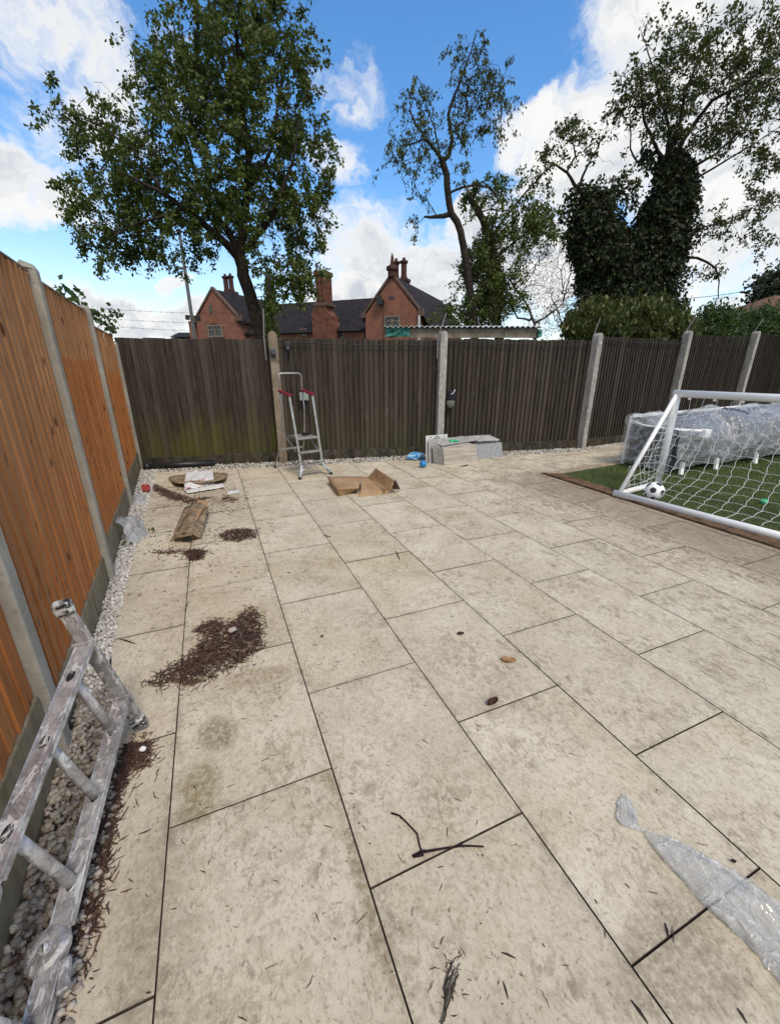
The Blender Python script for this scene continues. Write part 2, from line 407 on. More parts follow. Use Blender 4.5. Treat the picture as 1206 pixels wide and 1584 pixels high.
def m_card(t, put, b):
    o = t.obj(); n = t.noise(o, 6, 6, .6); fl = t.n('TexWave', {'wave_type': 'BANDS'}, Scale=28., Distortion=.4); t.set(fl.inputs['Vector'], o)
    c = t.mix(t.step(n, .3, .7), (.30, .185, .092), (.43, .275, .15))
    put(Base_Color=c, Roughness=.8, Normal=t.bump(fl.outputs[0], .08, .003))
M_CARD = material('brown_cardboard', m_card)
M_CARD_OLD = simple('weathered_cardboard', (.25, .185, .12), .9, var=.45, scale=14, bump=.4)
def m_bagprint(t, put, b):
    o = t.obj(); x, y, z = t.sep(o)
    st = t.math('MULTIPLY', t.step(t.noise(t.vm('MULTIPLY', o, (34, 8, 1)), 1, 3), .56, .60), t.step(y, .02, -.02))
    c = t.mix(st, (.74, .73, .71), (.50, .10, .07))
    c = t.mix(t.math('MULTIPLY', t.step(t.noise(t.vm('MULTIPLY', o, (26, 90, 1)), 1, 2), .58, .62), t.math('MULTIPLY', t.step(y, .03, .05), .5)), c, (.25, .25, .27))
    c = t.mix(t.step(t.noise(o, 30, 6, .7), .60, .68), c, (.12, .08, .06))
    put(Base_Color=c, Roughness=.45)
M_BAGPRINT = material('printed_white_paper', m_bagprint)
M_PAPER = simple('dirty_white_paper', (.66, .64, .60), .7, var=.1)
def mk_film(name, op, sc=4.5, tint=(.80, .82, .84), rough=.32):
    m = bpy.data.materials.new(name); m.use_nodes = True; t = NT(m.node_tree); nt = m.node_tree
    out = nt.nodes['Material Output']; nt.nodes.remove(nt.nodes['Principled BSDF'])
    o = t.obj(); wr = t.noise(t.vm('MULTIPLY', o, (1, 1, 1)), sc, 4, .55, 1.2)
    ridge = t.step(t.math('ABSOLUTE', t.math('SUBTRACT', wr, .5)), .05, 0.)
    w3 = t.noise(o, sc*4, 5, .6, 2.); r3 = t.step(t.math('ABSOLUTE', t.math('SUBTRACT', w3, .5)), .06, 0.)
    nrm = t.bump(t.math('ADD', t.math('ADD', wr, t.math('MULTIPLY', ridge, .2)), t.math('MULTIPLY', r3, .10)), .7, .02)
    tr = t.n('BsdfTransparent', Color=(.975, .98, .985)).outputs[0]
    df = t.n('BsdfDiffuse', Color=tint, Normal=nrm).outputs[0]
    tl = t.n('BsdfTranslucent', Color=tint, Normal=nrm).outputs[0]
    gl = t.n('BsdfGlossy', Color=(.86, .84, .80), Roughness=rough, Normal=nrm).outputs[0]
    body = t.n('MixShader', Fac=.25, i1=df, i2=tl).outputs[0]
    fr = t.math('POWER', t.n('LayerWeight', Blend=.5, Normal=nrm).outputs['Facing'], 4.)
    a = t.n('MixShader', Fac=t.math('ADD', op, t.math('ADD', t.math('MULTIPLY', ridge, .26), t.math('MULTIPLY', r3, .18)), clamp=True), i1=tr, i2=body).outputs[0]  # creases mixed whiter: scatter in the folds plus painted white highlights
    s = t.n('MixShader', Fac=t.math('ADD', .05, t.math('MULTIPLY', fr, .45), clamp=True), i1=a, i2=gl).outputs[0]
    t.set(out.inputs[0], s); return m
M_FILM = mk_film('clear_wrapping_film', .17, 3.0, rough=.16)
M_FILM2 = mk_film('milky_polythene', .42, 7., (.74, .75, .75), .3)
M_BLUE = simple('bright_blue_plastic', (.02, .22, .52), .35, var=.35, scale=18)
M_LBLUE = simple('light_blue_plastic', (.22, .50, .72), .35, var=.5, scale=14)
M_GREEN = simple('green_plastic', (.03, .42, .16), .5, var=.2)
def m_lam(t, put, b):
    o = t.obj(); n = t.noise(t.vm('MULTIPLY', o, (1.5, 30, 22)), 1.2, 5); c = t.mix(t.step(n, .35, .65), (.33, .285, .225), (.47, .43, .36)); put(Base_Color=c, Roughness=.45)
M_TILEBEIGE = material('striped_beige_tile', m_lam)
M_SLATE = simple('grey_slab', (.30, .31, .315), .7, var=.2, scale=30)
M_GREY = simple('light_grey_tile', (.38, .37, .35), .7, var=.2, scale=10)
def m_turf(t, put, b):
    r = t.island(); c = t.mix(r, (.065, .110, .020), (.175, .230, .065)); c = t.mix(t.step(r, .93, .96), c, (.16, .14, .06))
    put(Base_Color=c, Roughness=.6)
M_TURF = material('artificial_turf', m_turf)
M_TURFBASE = simple('turf_backing', (.055, .07, .022), .9, var=.4, scale=30, bump=.5)
M_EDGE = simple('wet_brown_sleeper', (.14, .085, .05), .8, var=.45, scale=9, bump=.4)
M_EDGE2 = simple('pale_sleeper', (.34, .27, .19), .8, var=.3, scale=9, bump=.3)
def mk_leaf(name, c1, c2, c3, tr=.35, rough=.5):
    def f(t, put, b):
        r = t.island(); c = t.mix(r, c1, c2); c = t.mix(t.step(r, .86, .98), c, c3)
        put(Base_Color=c, Roughness=rough); b.inputs['Specular IOR Level'].default_value = .35
        nt = t.t; out = nt.nodes['Material Output']
        tl = t.n('BsdfTranslucent', Color=t.mix(.5, c, (.16, .20, .03))).outputs[0]
        t.set(out.inputs[0], t.n('MixShader', Fac=tr, i1=b.outputs[0], i2=tl).outputs[0])
    return material(name, f)
M_LEAF1 = mk_leaf('olive_green_leaves', (.040, .062, .010), (.120, .155, .030), (.19, .225, .055))
M_LEAF2 = mk_leaf('dark_willow_leaves', (.036, .046, .012), (.10, .115, .032), (.16, .17, .06))
M_LEAF3 = mk_leaf('thorn_leaves', (.028, .036, .011), (.08, .094, .024), (.14, .155, .04), .28)
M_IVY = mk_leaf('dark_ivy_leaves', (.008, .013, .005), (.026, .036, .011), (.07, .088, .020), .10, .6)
M_LAUREL = mk_leaf('laurel_leaves', (.045, .065, .018), (.115, .135, .040), (.22, .19, .075), .3, .4)
M_BRAMBLE = mk_leaf('bramble_leaves', (.030, .065, .020), (.07, .12, .035), (.11, .15, .05), .3)
M_CONIF = mk_leaf('dark_conifer_needles', (.016, .026, .014), (.04, .055, .025), (.07, .07, .03), .1)
M_TRUNK = simple('dark_tree_bark', (.034, .026, .020), .95, var=.5, scale=14, bump=.7)
M_TWIG = simple('greyish_twigs', (.13, .11, .09), .9, var=.3)
M_TWIGD = simple('dark_twigs', (.045, .035, .028), .9, var=.3)
def m_brick(t, put, b):
    o = t.obj(); x, y, z = t.sep(o)
    br = t.n('TexBrick', Scale=1., Color1=(.24, .068, .032), Color2=(.33, .105, .050), Mortar=(.20, .14, .11)); 
    for k, v in (('Mortar Size', .010), ('Brick Width', .225), ('Row Height', .075), ('Bias', 0.)): br.inputs[k].default_value = v
    t.set(br.inputs['Vector'], t.comb(t.math('ADD', x, y), z, 0.))
    c = t.mix(t.step(t.noise(o, 1.1, 6, .6), .35, .7, 0, .6), br.outputs[0], (.13, .052, .036))
    put(Base_Color=c, Roughness=.9)
M_BRICK = material('red_brickwork', m_brick)
M_BRICKD = simple('sooty_brick', (.075, .036, .030), .9, var=.35, scale=3)
M_BRICKM = simple('stained_chimney_brick', (.145, .062, .040), .9, var=.35, scale=3)
M_ROOF = simple('dark_clay_tiles', (.024, .019, .020), .85, var=.35, scale=2.5, bump=.3)
M_STONEW = simple('weathered_stone', (.13, .085, .065), .9, var=.25, scale=4)
M_GLASS = simple('dark_window_glass', (.05, .055, .06), .12, var=.3, bump=0)
M_LEAD = simple('white_lead_flashing', (.55, .54, .52), .6, var=.1)
M_ROOFR = simple('red_brown_roof_tiles', (.16, .085, .06), .85, var=.3, scale=3)
M_FIBRE = simple('weathered_white_corrugated_sheet', (.70, .71, .71), .7, var=.25, scale=6)
M_FASCIA = simple('grey_weathered_fascia', (.22, .18, .135), .9, var=.35, scale=6)
M_TARP = simple('green_tarpaulin', (.02, .13, .10), .5, var=.5, scale=9)
M_POLE = simple('grey_galvanised_steel', (.17, .165, .16), .6, .3, .2)
M_CHAR = simple('charcoal_cushion_fabric', (.035, .038, .045), .85, var=.25, scale=20)
M_BLGREY = simple('blue_grey_cushion_fabric', (.085, .10, .135), .8, var=.2, scale=9)
M_DLEAF = simple('dry_brown_leaf', (.34, .19, .10), .7, var=.35, scale=40)
M_DLEAF2 = simple('dark_curled_leaf', (.07, .035, .028), .75, var=.35, scale=40)
M_TWIGBLK = simple('black_twig', (.022, .014, .016), .8, var=.3)
M_GROUND = simple('rough_grass_ground', (.06, .075, .03), .95, var=.5, scale=1.5)

# ------------------------------------------------------------------ ground and patio
g = MB(); g.add([(-400, -400, -.06), (400, -400, -.06), (400, 400, -.06), (-400, 400, -.06)], [[0, 1, 2, 3]])
struct(g.build('ground', M_GROUND))
def leftX(y): return -.67-.067*y                      # face line of the left fence
UB = np.array([.9835, -.1812]); A0 = np.array([1.04, 7.169])  # back fence line, first stretch
BEND = np.array([6.79, 6.108]); U2 = np.array([.9972, .0750])
def backY(x): return A0[1]+(x-A0[0])*UB[1]/UB[0] if x < BEND[0] else BEND[1]+(x-BEND[0])*U2[1]/U2[0]
def tileend(x): return backY(x)-(.36 if x < 6 else max(.12, .36-.14*(x-6)))
patio = MB()
patio.add([(-1.35, -1.6, -.012), (4.56, -1.6, -.012), (4.56, 8.1, -.012), (-1.35, 8.1, -.012)], [[0, 1, 2, 3]])
patio.add([(4.56, 4.72, -.012), (16, 4.9, -.012), (16, 8.1, -.012), (4.56, 8.1, -.012)], [[0, 1, 2, 3]])
patio = struct(patio.build('patio', M_GROUT))
def clip(poly, nx, ny, c):                            # keep nx*x+ny*y <= c
    out = []
    for i in range(len(poly)):
        p, q = poly[i], poly[(i+1) % len(poly)]; dp = nx*p[0]+ny*p[1]-c; dq = nx*q[0]+ny*q[1]-c
        if dp <= 0: out.append(p)
        if dp*dq < 0: s = dp/(dp-dq); out.append((p[0]+(q[0]-p[0])*s, p[1]+(q[1]-p[1])*s))
    return out
EDGEL = [(-3, -.50), (.85, -.54), (1.4, -.535), (1.75, -.60), (2.3, -.72), (3.36, -.783), (4.34, -.823), (7.6, -.93)]
def edgeX(y):
    for (a, xa), (b_, xb) in zip(EDGEL, EDGEL[1:]):
        if a <= y <= b_: return xa+(xb-xa)*(y-a)/(b_-a)
    return EDGEL[-1][1]
OFF = {0: .782, 1: 1.2295, 2: .780, 3: 1.2233, 4: .782, 5: 1.2265, 6: .774, 7: 1.2208, 8: .779, 9: 1.22}
LT, WT = .891, .600; X0 = -.937
full = None
def slab(poly, cx, cy):
    n = len(poly); P = [Vector((x-cx, y-cy, 0)) for x, y in poly]
    cen = sum(P, Vector())/n
    m = MB()
    def ins(d): return [p+(cen-p).normalized()*d*1.3 for p in P]
    top = ins(.0014)
    vs = [(p.x, p.y, 0) for p in top]+[(p.x, p.y, -.0012) for p in ins(0)]+[(p.x, p.y, -.02) for p in ins(0)]
    fs = [list(range(n))]+[[n*a+i, n*a+(i+1) % n, n*(a+1)+(i+1) % n, n*(a+1)+i] for a in (0, 1) for i in range(n)]
    m.add(vs, fs[:1]); m.add([], [[i-0 for i in f] for f in []])
    m.f += fs[1:]; m.mi += [1]*len(fs[1:]); me = m.mesh('paving_slab'); me.materials.append(M_TILE); me.materials.append(M_GROUT); fixn(me); return me
for k in range(-1, 27):
    o0 = OFF.get(k, 1.225 if k % 2 else .782)
    for n in range(-4, 9):
        xa, ya = X0+k*WT+.0020, o0+n*LT+.0020; xb, yb = xa+WT-.0040, ya+LT-.0040
        cx, cy = (xa+xb)/2, (ya+yb)/2
        if yb < -1.6 or xa > 15.2: continue
        rect = [(xa, ya), (xb, ya), (xb, yb), (xa, yb)]
        variants = []
        if xb > 4.55 and ya < 4.75:
            v = clip(rect, 1, 0, 4.55); variants.append(v)
            s_ = .09
            variants.append(clip(clip(rect, -1, 0, -4.553), s_, -1, s_*4.55-4.76))
        else: variants.append(rect)
        for v in variants:
            if len(v) < 3: continue
            if k <= 0:
                e1, e2 = edgeX(max(ya, -2)), edgeX(yb); dx, dy = e2-e1, yb-ya; L = math.hypot(dx, dy)
                v = clip(v, -dy/L, dx/L, (-dy*e1+dx*ya)/L)
            if len(v) < 3: continue
            y1, y2 = tileend(xa), tileend(xb); dx, dy = xb-xa, y2-y1; L = math.hypot(dx, dy)
            v = clip(v, -dy/L, dx/L, (-dy*xa+dx*y1)/L)
            if len(v) < 3: continue
            ar = abs(sum(p[0]*q[1]-p[1]*q[0] for p, q in zip(v, v[1:]+v[:1])))/2
            if ar < .003: continue
            if v == rect:
                if full is None: full = slab([(-WT/2+.0020, -LT/2+.0020), (WT/2-.0020, -LT/2+.0020), (WT/2-.0020, LT/2-.0020), (-WT/2+.0020, LT/2-.0020)], 0, 0)
                me = full
            else: me = slab(v, cx, cy)
            child('paving_slab', me, patio, (cx, cy, rng.uniform(-.0012, .0008)), (rng.normal()*.0006, rng.normal()*.0006, 0))

# gravel strips
def gravel(name, P, s0, s1, label, mat=None):
    n = len(P); bv, bf = ico(1); bv = bv*(1+.18*rng.normal(size=(len(bv), 1)))
    S = rng.uniform(s0, s1, (n, 1))*np.stack([rng.uniform(.8, 1.3, n), rng.uniform(.7, 1.1, n), rng.uniform(.5, .8, n)], 1)
    vs = []; fs = []; off = 0
    for k in range(4):
        b2 = ico(1)[0]*(1+.16*rng.normal(size=(12 if False else len(bv), 1))); idx = np.arange(k, n, 4)
        V, F = scatter(b2, bf, P[idx], rand_rot(len(idx)), S[idx]); vs.append(V); fs.append(F+off); off += len(V)
    o = npmesh(name, np.vstack(vs), np.vstack(fs), mat or M_STONE); return stuff(o, label, 'gravel')
def strip_pts(n, y0, y1, z=(-.012, .012)):
    y = rng.uniform(y0, y1, n); u = rng.uniform(0, 1, n)
    xl = np.array([leftX(a)+.01 for a in y]); xr = np.array([edgeX(a)+.012 for a in y])
    return np.stack([xl+(xr-xl)*u, y, rng.uniform(z[0], z[1], n)], 1)
gravel('gravel', np.vstack([strip_pts(3600, .2, 2.2, (-.02, .008))]), .009, .017, 'coarse pale limestone gravel along the foot of the orange fence beside the aluminium ladder')
P1 = strip_pts(6000, 2.1, 7.45)
n = 9000; X = rng.uniform(-1.1, 16, n); u = rng.uniform(-.02, 1, n)
Y = np.array([tileend(a)-.02+(backY(a)-tileend(a)+.02)*b_ for a, b_ in zip(X, u)])
gravel('gravel', np.vstack([P1, np.stack([X, Y, rng.uniform(-.01, .010, n)], 1)]), .008, .015, 'fine white gravel strip running round the far edges of the patio under the fences', M_STONE2)
m = MB(); m.add([(-1.4, -1, -.008), (-.4, -1, -.008), (-.4, 2.2, -.008), (-1.4, 2.2, -.008)], [[0, 1, 2, 3]])
pass

# turf with timber edging
OUT = [(4.56, -1.2), (4.56, 4.72), (6.6, 4.93), (15, 5.35)]; INN = [(4.80, -1.2), (4.80, 4.60), (6.5, 4.74), (15, 5.14)]
lawn = MB(); lawn.add([(4.7, -1.2, .004), (15, -1.2, .004), (15, 5.2, .004), (6.5, 4.8, .004), (4.7, 4.66, .004)], [[0, 1, 2, 3, 4]])
lawn = struct(lawn.build('lawn', M_TURFBASE))
n = 150000
X = 4.8+rng.power(1.0, n)*9.; Y = rng.uniform(-.2, 5.1, n)
keep = (Y < np.interp(X, [4.8, 6.5, 15], [4.60, 4.74, 5.14])); X, Y = X[keep], Y[keep]; n = len(X)
hgt = rng.uniform(.014, .034, n); a = rng.uniform(0, 2*pi, n); wd = rng.uniform(.0015, .003, n)*(1+.25*(X-4.8))
B = np.stack([X, Y, np.full(n, .003)], 1); dv = np.stack([np.cos(a), np.sin(a), 0*a], 1); ln = np.stack([rng.normal(0, .4, n), rng.normal(0, .4, n), np.ones(n)], 1)
V = np.stack([B-dv*wd[:, None], B+dv*wd[:, None], B+ln*hgt[:, None]], 1).reshape(-1, 3)
stuff(npmesh('turf', V, np.arange(3*n).reshape(-1, 3), M_TURF), 'short dark green artificial turf under the football goal', 'turf')
def edging(pts_o, pts_i, h, mat, label, joints):
    t = thing('lawn_edging', label, 'edging', (*pts_o[0], 0), 0, 'timber edgings round the turf')
    for a, b_ in zip(joints, joints[1:]):
        po = [Vector((*pts_o[0], 0)).lerp(Vector((*pts_o[1], 0)), s) for s in (a, b_)]; pi_ = [Vector((*pts_i[0], 0)).lerp(Vector((*pts_i[1], 0)), s) for s in (a, b_)]
        mid = [(po[i]+pi_[i])/2 for i in (0, 1)]
        for A, Bq in ((po, mid), (mid, pi_)):
            d = (A[1]-A[0]).normalized()*.003; e = (Bq[0]-A[0]).normalized()*.003
            q = [A[0]+d+e, A[1]-d+e, Bq[1]-d-e, Bq[0]+d-e]; hh = h+rng.uniform(-.003, .004)
            m = MB(); m.add([(p.x, p.y, -.03) for p in q]+[(p.x, p.y, hh) for p in q], [[3, 2, 1, 0], [4, 5, 6, 7], [0, 1, 5, 4], [1, 2, 6, 5], [2, 3, 7, 6], [3, 0, 4, 7]])
            m.build('edging_board', mat, t, bevel=.004)
edging((OUT[0], OUT[1]), (INN[0], INN[1]), .022, M_EDGE, 'dark brown timber edging between paving and turf under the goal bar', (0, .28, .63, 1))
edging((OUT[1], OUT[2]), (INN[1], INN[2]), .020, M_EDGE2, 'pale timber edging along the far side of the turf', (0, 1))
edging((OUT[2], OUT[3]), (INN[2], INN[3]), .020, M_EDGE2, 'pale timber edging behind the plastic wrapped sofa', (0, .3, .6, 1))

# ------------------------------------------------------------------ feather-edge boards
def board_mesh(w_, h_, t0, t1, name, mat, seed):
    r = random.Random(seed); m = MB(); K = 4; vs = []
    for i in range(K+1):
        z = h_*i/K; dx = r.uniform(-.002, .002); dy = r.uniform(-.002, .002); z += (r.uniform(-.006, .003) if i == K else 0)
        vs += [(dx, dy, z), (w_+dx, dy+t0-t1, z), (w_+dx, dy+t0, z), (dx, dy+t0, z)]
    fs = [[0, 1, 2, 3][::-1], [4*K+i for i in range(4)]]
    for i in range(K):
        for k in range(4): fs.append([4*i+k, 4*i+(k+1) % 4, 4*i+4+(k+1) % 4, 4*i+4+k])
    m.add(vs, fs); me = m.mesh(name); me.materials.append(mat); fixn(me); return me
def rail(parent, x0, x1, y, z, mat, h=.07):
    m = MB(); m.box(((x0+x1)/2, y, z), (x1-x0, .04, h)); m.build('rail', mat, parent, world=False).color = (.05, .1, 0, 1)

# left fence -------------------------------------------------------
EL = np.array([-.067, 1.]); EL /= np.linalg.norm(EL); RZL = math.atan2(EL[1], EL[0])
def lp(y, out=0.): x = leftX(y); return Vector((x, y, 0))+Vector((EL[1], -EL[0], 0))*out
posts_y = [-.15, 1.78, 3.475, 5.45, 7.56]; GB = [.33, .21, .25, .28]; TOPS = [2.10, 2.085, 2.07, 1.96]
STAIN = [(.95, .5), (.80, .75), (1.36, .012), (1.20, .09)]
lbl = ['orange stained fence panel nearest the camera behind the ladder', 'orange stained fence panel paler towards its top, above the coarse gravel, second from the camera',
       'fence panel with a sharp line between pale top and bright orange below', 'short looking orange fence panel in the far left corner by the dark fence']
for i in range(4):
    ya, yb = posts_y[i]+.055, posts_y[i+1]-.055
    p = thing('timber_fence', lbl[i], 'fence panel', lp(ya), RZL, 'orange panels of the left fence')
    L = (yb-ya)/abs(EL[1]); nb = round(L/.098); pitch = L/nb
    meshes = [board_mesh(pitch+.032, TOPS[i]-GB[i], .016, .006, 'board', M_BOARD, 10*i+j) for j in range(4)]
    for j in range(nb):
        # thick edge laps over the neighbour's thin edge
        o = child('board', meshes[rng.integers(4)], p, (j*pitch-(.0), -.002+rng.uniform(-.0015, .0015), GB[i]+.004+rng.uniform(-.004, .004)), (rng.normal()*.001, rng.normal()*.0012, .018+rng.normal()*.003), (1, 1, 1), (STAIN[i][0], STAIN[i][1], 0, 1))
    rail(p, 0, L, .035, TOPS[i]-.25, M_BOARD); rail(p, 0, L, .035, 1.1, M_BOARD); rail(p, 0, L, .035, GB[i]+.2, M_BOARD)
    m = MB(); m.box((L/2, .014, TOPS[i]+.012), (L, .034, .012)); m.build('capping_rail', M_FASCIA, p, world=False, bevel=.002)
    m = MB(); m.box((L/2, .018, GB[i]/2-.04), (L, .05, GB[i]+.08)); m.build('gravel_board', M_GBOARD, p, world=False, bevel=.004)
pl = ['concrete fence post behind the camera end of the left fence', 'pale concrete post rising behind the upper end of the ladder', 'pale concrete post with slanted cap between the two larger orange panels',
      'slim concrete post between the two furthest orange panels', 'concrete corner post where the orange fence meets the dark fence']
for i, y in enumerate(posts_y):
    H = [2.12, 2.12, 2.14, 2.13, 1.90][i]
    t = thing('fence_post', pl[i], 'fence post', lp(y), RZL, 'concrete posts of the left fence')
    m = MB()
    m.prism([(-.046, -.026), (-.038, -.036), (.038, -.036), (.046, -.026), (.046, .055), (-.046, .055)], -.1, H-.03, lambda u, v, a: (u, v, a))
    m.prism([(-.046, -.026), (-.038, -.036), (.038, -.036), (.046, -.026), (.046, .055), (-.046, .055)], H-.03, H, lambda u, v, a: (u*(1 if a < H-.01 else .8), v*(1 if a < H-.01 else .6)+.0, a+(.02*(1 if v > 0 else 0))))
    m.build('post_shaft', M_CONC, t, world=False, bevel=.003)

# back fence -------------------------------------------------------
bposts = [Vector((*(A0-2.76*UB*.82), 0)), Vector((*A0, 0)), Vector((3.815, 6.658, 0)), Vector((*BEND, 0))]
for k in range(1, 5): bposts.append(Vector((*(BEND+2.86*k*U2), 0)))
bposts[0] = Vector((-1.24, 7.59, 0))
HB = [1.965, 1.985, 2.02, 2.10, 2.23, 2.33, 2.45]; ALG = [.85, .30, .12, .05, .05, .05, .05]
bl = ['green algae stained dark fence panel in the left corner behind the drainpipe', 'dark fence panel with pale streaks behind the step ladder', 'dark brown fence panel behind the stack of broken tiles',
      'dark fence panel between the leaning looking posts left of the goal', 'dark narrow boarded fence panel above the wrapped sofa', 'dark fence panel between the two posts at the right, above the goal bar', 'last dark fence panel at the right edge of the photograph']
for i in range(7):
    a, b_ = bposts[i], bposts[i+1]; d = (b_-a); L = d.length-.12; d.normalize(); rz = math.atan2(d.y, d.x)
    s = a+d*.06+Vector((-d.y, d.x, 0))*.03
    p = thing('timber_fence', bl[i], 'fence panel', s, rz, 'dark panels of the back fence')
    nb = round(L/(.095 if i == 0 else .088)); pitch = L/nb; kb = .16
    meshes = [board_mesh(pitch+.016, HB[i]-kb, .024, .005, 'board', M_DARK, 100+10*i+j) for j in range(5)]
    for j in range(nb):
        child('board', meshes[rng.integers(5)], p, (j*pitch, rng.uniform(-.003, .003), kb+rng.uniform(-.006, .008)), (rng.normal()*.0015, rng.normal()*.002, (.13 if i else .09)+rng.normal()*.016), (1, 1, 1+rng.uniform(-.004, .004)), (ALG[i]*rng.uniform(.5, 1), 0, 0, 1))
    rail(p, 0, L, .06, HB[i]-.3, M_DARK, .09); rail(p, 0, L, .06, 1.05, M_DARK, .09); rail(p, 0, L, .06, .35, M_DARK, .09)
    m = MB(); m.box((L/2, .008, kb/2-.04), (L, .05, kb+.08)); m.build('base_board', M_GB_DK, p, world=False, bevel=.005)
pn = ['corner concrete post of the dark fence hidden at the left', 'brown round topped concrete post behind the step ladder with a socket on it', 'white lichen covered concrete post behind the stack of tiles', 'pale grey round topped concrete post left of the goal',
      'concrete post directly behind the goal corner', 'second concrete post above the goal crossbar, nearer the right edge', 'concrete post beyond the right edge', 'concrete post far beyond the right edge']
HP = [1.8, 2.08, 2.13, 2.145, 2.28, 2.37, 2.5, 2.6]
arms = [None, (404, 487, 411, 520, -.2), (719, 487, 706, 508, .1), (913, 505, 900, 520, -.05), (1097, 498, 1070, 520, .2), (1180, 500, 1150, 520, .2), None, None]
arms = [None, (-.13, .05, .03, .38, 0), (-.10, -.02, .14, .36, 0), (-.14, .02, .12, .26, 0), (-.16, .02, .30, .30, 0), (-.16, .02, .30, .30, 0), (-.16, .02, .3, .3, 0), None]
for i, b_ in enumerate(bposts):
    j = min(i, 6); d = (bposts[j+1]-bposts[j]).normalized(); rz = math.atan2(d.y, d.x)
    if i == 0: continue
    t = thing('fence_post', pn[i], 'fence post', b_, rz, 'concrete posts of the back fence')
    H = HP[i]; wd = .062 if i > 1 else .068; m = MB(); prof = [(-wd, -.1), (wd, -.1), (wd, H-.07)]
    prof += [(wd*cos(a_), H-.07+.07*sin(a_)) for a_ in np.linspace(.3, pi-.3, 7)]+[(-wd, H-.07)]
    m.prism(prof, -.085, .06, lambda u, v, a: (u, a, v))
    mt = [M_CONC, M_CONC_BR, M_CONC_LI, M_CONC_LI, M_CONC_LI, M_CONC_LI, M_CONC, M_CONC][i]
    m.build('post_shaft', mt, t, world=False, bevel=.006)
    if arms[i]:
        ax, x1, dx, dz, _ = arms[i]; HBi = HB[min(i, 6)] if i else 2
        m = MB(); zb = HBi+.03
        m.beam((ax, -.03, zb-.36), (ax, -.03, zb), .022, .006, (0, 1, 0)); m.beam((ax, -.03, zb-.02), (ax+dx, -.03+.02, zb+dz), .020, .006, (0, 1, 0))
        m.build('barbed_wire_arm', M_POLE, t, world=False)
# barbed wires and the sagging black cable along the panel tops
def sagline(a, b_, sag, n=14):
    a, b_ = Vector(a), Vector(b_); return [a.lerp(b_, s)-Vector((0, 0, sag*4*s*(1-s))) for s in np.linspace(0, 1, n)]
for k, (za, zb) in enumerate(((.14, .10), (.24, .22), (.37, .36))):
    m = MB(); a = Vector((-1.25, 7.66, 1.98+za)); b_ = Vector((.96, 7.23, 1.985+zb))
    pts = sagline(a, b_, .03); m.tube(pts, .0022, 4)
    for s in np.linspace(.03, .97, 16):
        q = a.lerp(b_, s); q.z -= .03*4*s*(1-s)
        for e in (-1, 1): m.beam(q-Vector((.01, 0, .012*e)), q+Vector((.01, 0, .012*e)), .002, .002)
    tag(m.build('barbed_wire', M_CABLE), ['lowest strand of barbed wire above the mossy corner fence', 'middle strand of barbed wire above the mossy corner fence', 'top strand of barbed wire above the mossy corner fence'][k], 'barbed wire', 'strands of barbed wire')
m = MB()
for i in range(3, 6):
    a, b_ = bposts[i], bposts[i+1]
    for dz in (.12, .2): m.tube(sagline(a+Vector((.05, .05, HB[i]+dz)), b_+Vector((.05, .05, HB[min(i+1, 6)]+dz-.05)), .05), .0022, 4)
tag(m.build('barbed_wire', M_CABLE), 'thin wires strung between the posts in front of the laurel hedge', 'barbed wire', 'strands of barbed wire')
m = MB(); pts = []
for i in range(1, 4):
    a, b_ = bposts[i], bposts[i+1]; d = (b_-a).normalized(); nrm = Vector((d.y, -d.x, 0))
    q = [v+nrm*.012 for v in sagline(a+d*.1+Vector((0, 0, HB[i]-.045)), b_-d*.05+Vector((0, 0, HB[i]-.06)), .035, 12)]
    for v in q: v.z += random.uniform(-.004, .004)
    pts += q
m.tube(pts, .007, 6); tag(m.build('cable', M_CABLE, smooth=True), 'black cable sagging along the top of the dark fence panels', 'cable')
def bpt(i, s, z, out=.03):
    a, b_ = bposts[i], bposts[i+1]; d = (b_-a).normalized(); return a+d*s+Vector((d.y, -d.x, 0))*out+Vector((0, 0, z))
# socket on the brown post, cable, junction box
RB = math.atan2(UB[1], UB[0])
t = thing('power_socket', 'dark blue grey outdoor socket fixed high on the brown concrete post', 'socket', bpt(1, -.01, 1.76, .088), RB)
m = MB(); m.box((0, -.02, 0), (.085, .04, .12)); m.build('socket_box', simple('slate_plastic', (.05, .06, .08), .5), t, world=False, bevel=.01)
m = MB(); m.lathe([(.0, .012), (.03, .01), (.034, 0), (.034, -.02)], (0, -.045, -.02), 14, M=Matrix.Rotation(pi/2, 3, 'X')); m.build('socket_plug', M_BLACK, t, world=False, smooth=True)
m = MB(); q = [bpt(1, 0, 1.70, .12), bpt(1, .03, 1.66, .12), bpt(1, .08, 1.63, .08), bpt(1, .14, 1.62, .035), bpt(1, .2, 1.66, .03), bpt(1, .22, 1.8, .03), bpt(1, .22, 1.92, .03)]
m.tube(q, .005, 6); tag(m.build('cable', M_CABLE, smooth=True), 'short looped cable below the socket on the brown post', 'cable')
t = thing('lamp', 'small black lamp hanging at the top of the fence panel right of the brown post', 'lamp', bpt(1, .22, 1.86, .04), RB)
m = MB(); m.box((0, 0, .03), (.10, .05, .07)); m.build('lamp_body', M_BLACK, t, world=False, bevel=.01)
m = MB(); m.lathe([(.045, -.045), (.03, 0), (.012, .01)], (0, -.01, 0), 12); m.build('lamp_shade', M_BLACK, t, world=False, smooth=True)
t = thing('junction_box', 'square grey junction box on the dark fence behind the step ladder', 'junction box', bpt(1, .42, 1.09, .012), RB)
m = MB(); m.box((0, -.03, 0), (.15, .06, .13)); m.build('box_body', M_GREYBOX, t, world=False, bevel=.008)
m = MB(); m.box((0, -.064, 0), (.135, .008, .115)); m.build('box_lid', M_GREYBOX, t, world=False, bevel=.003)
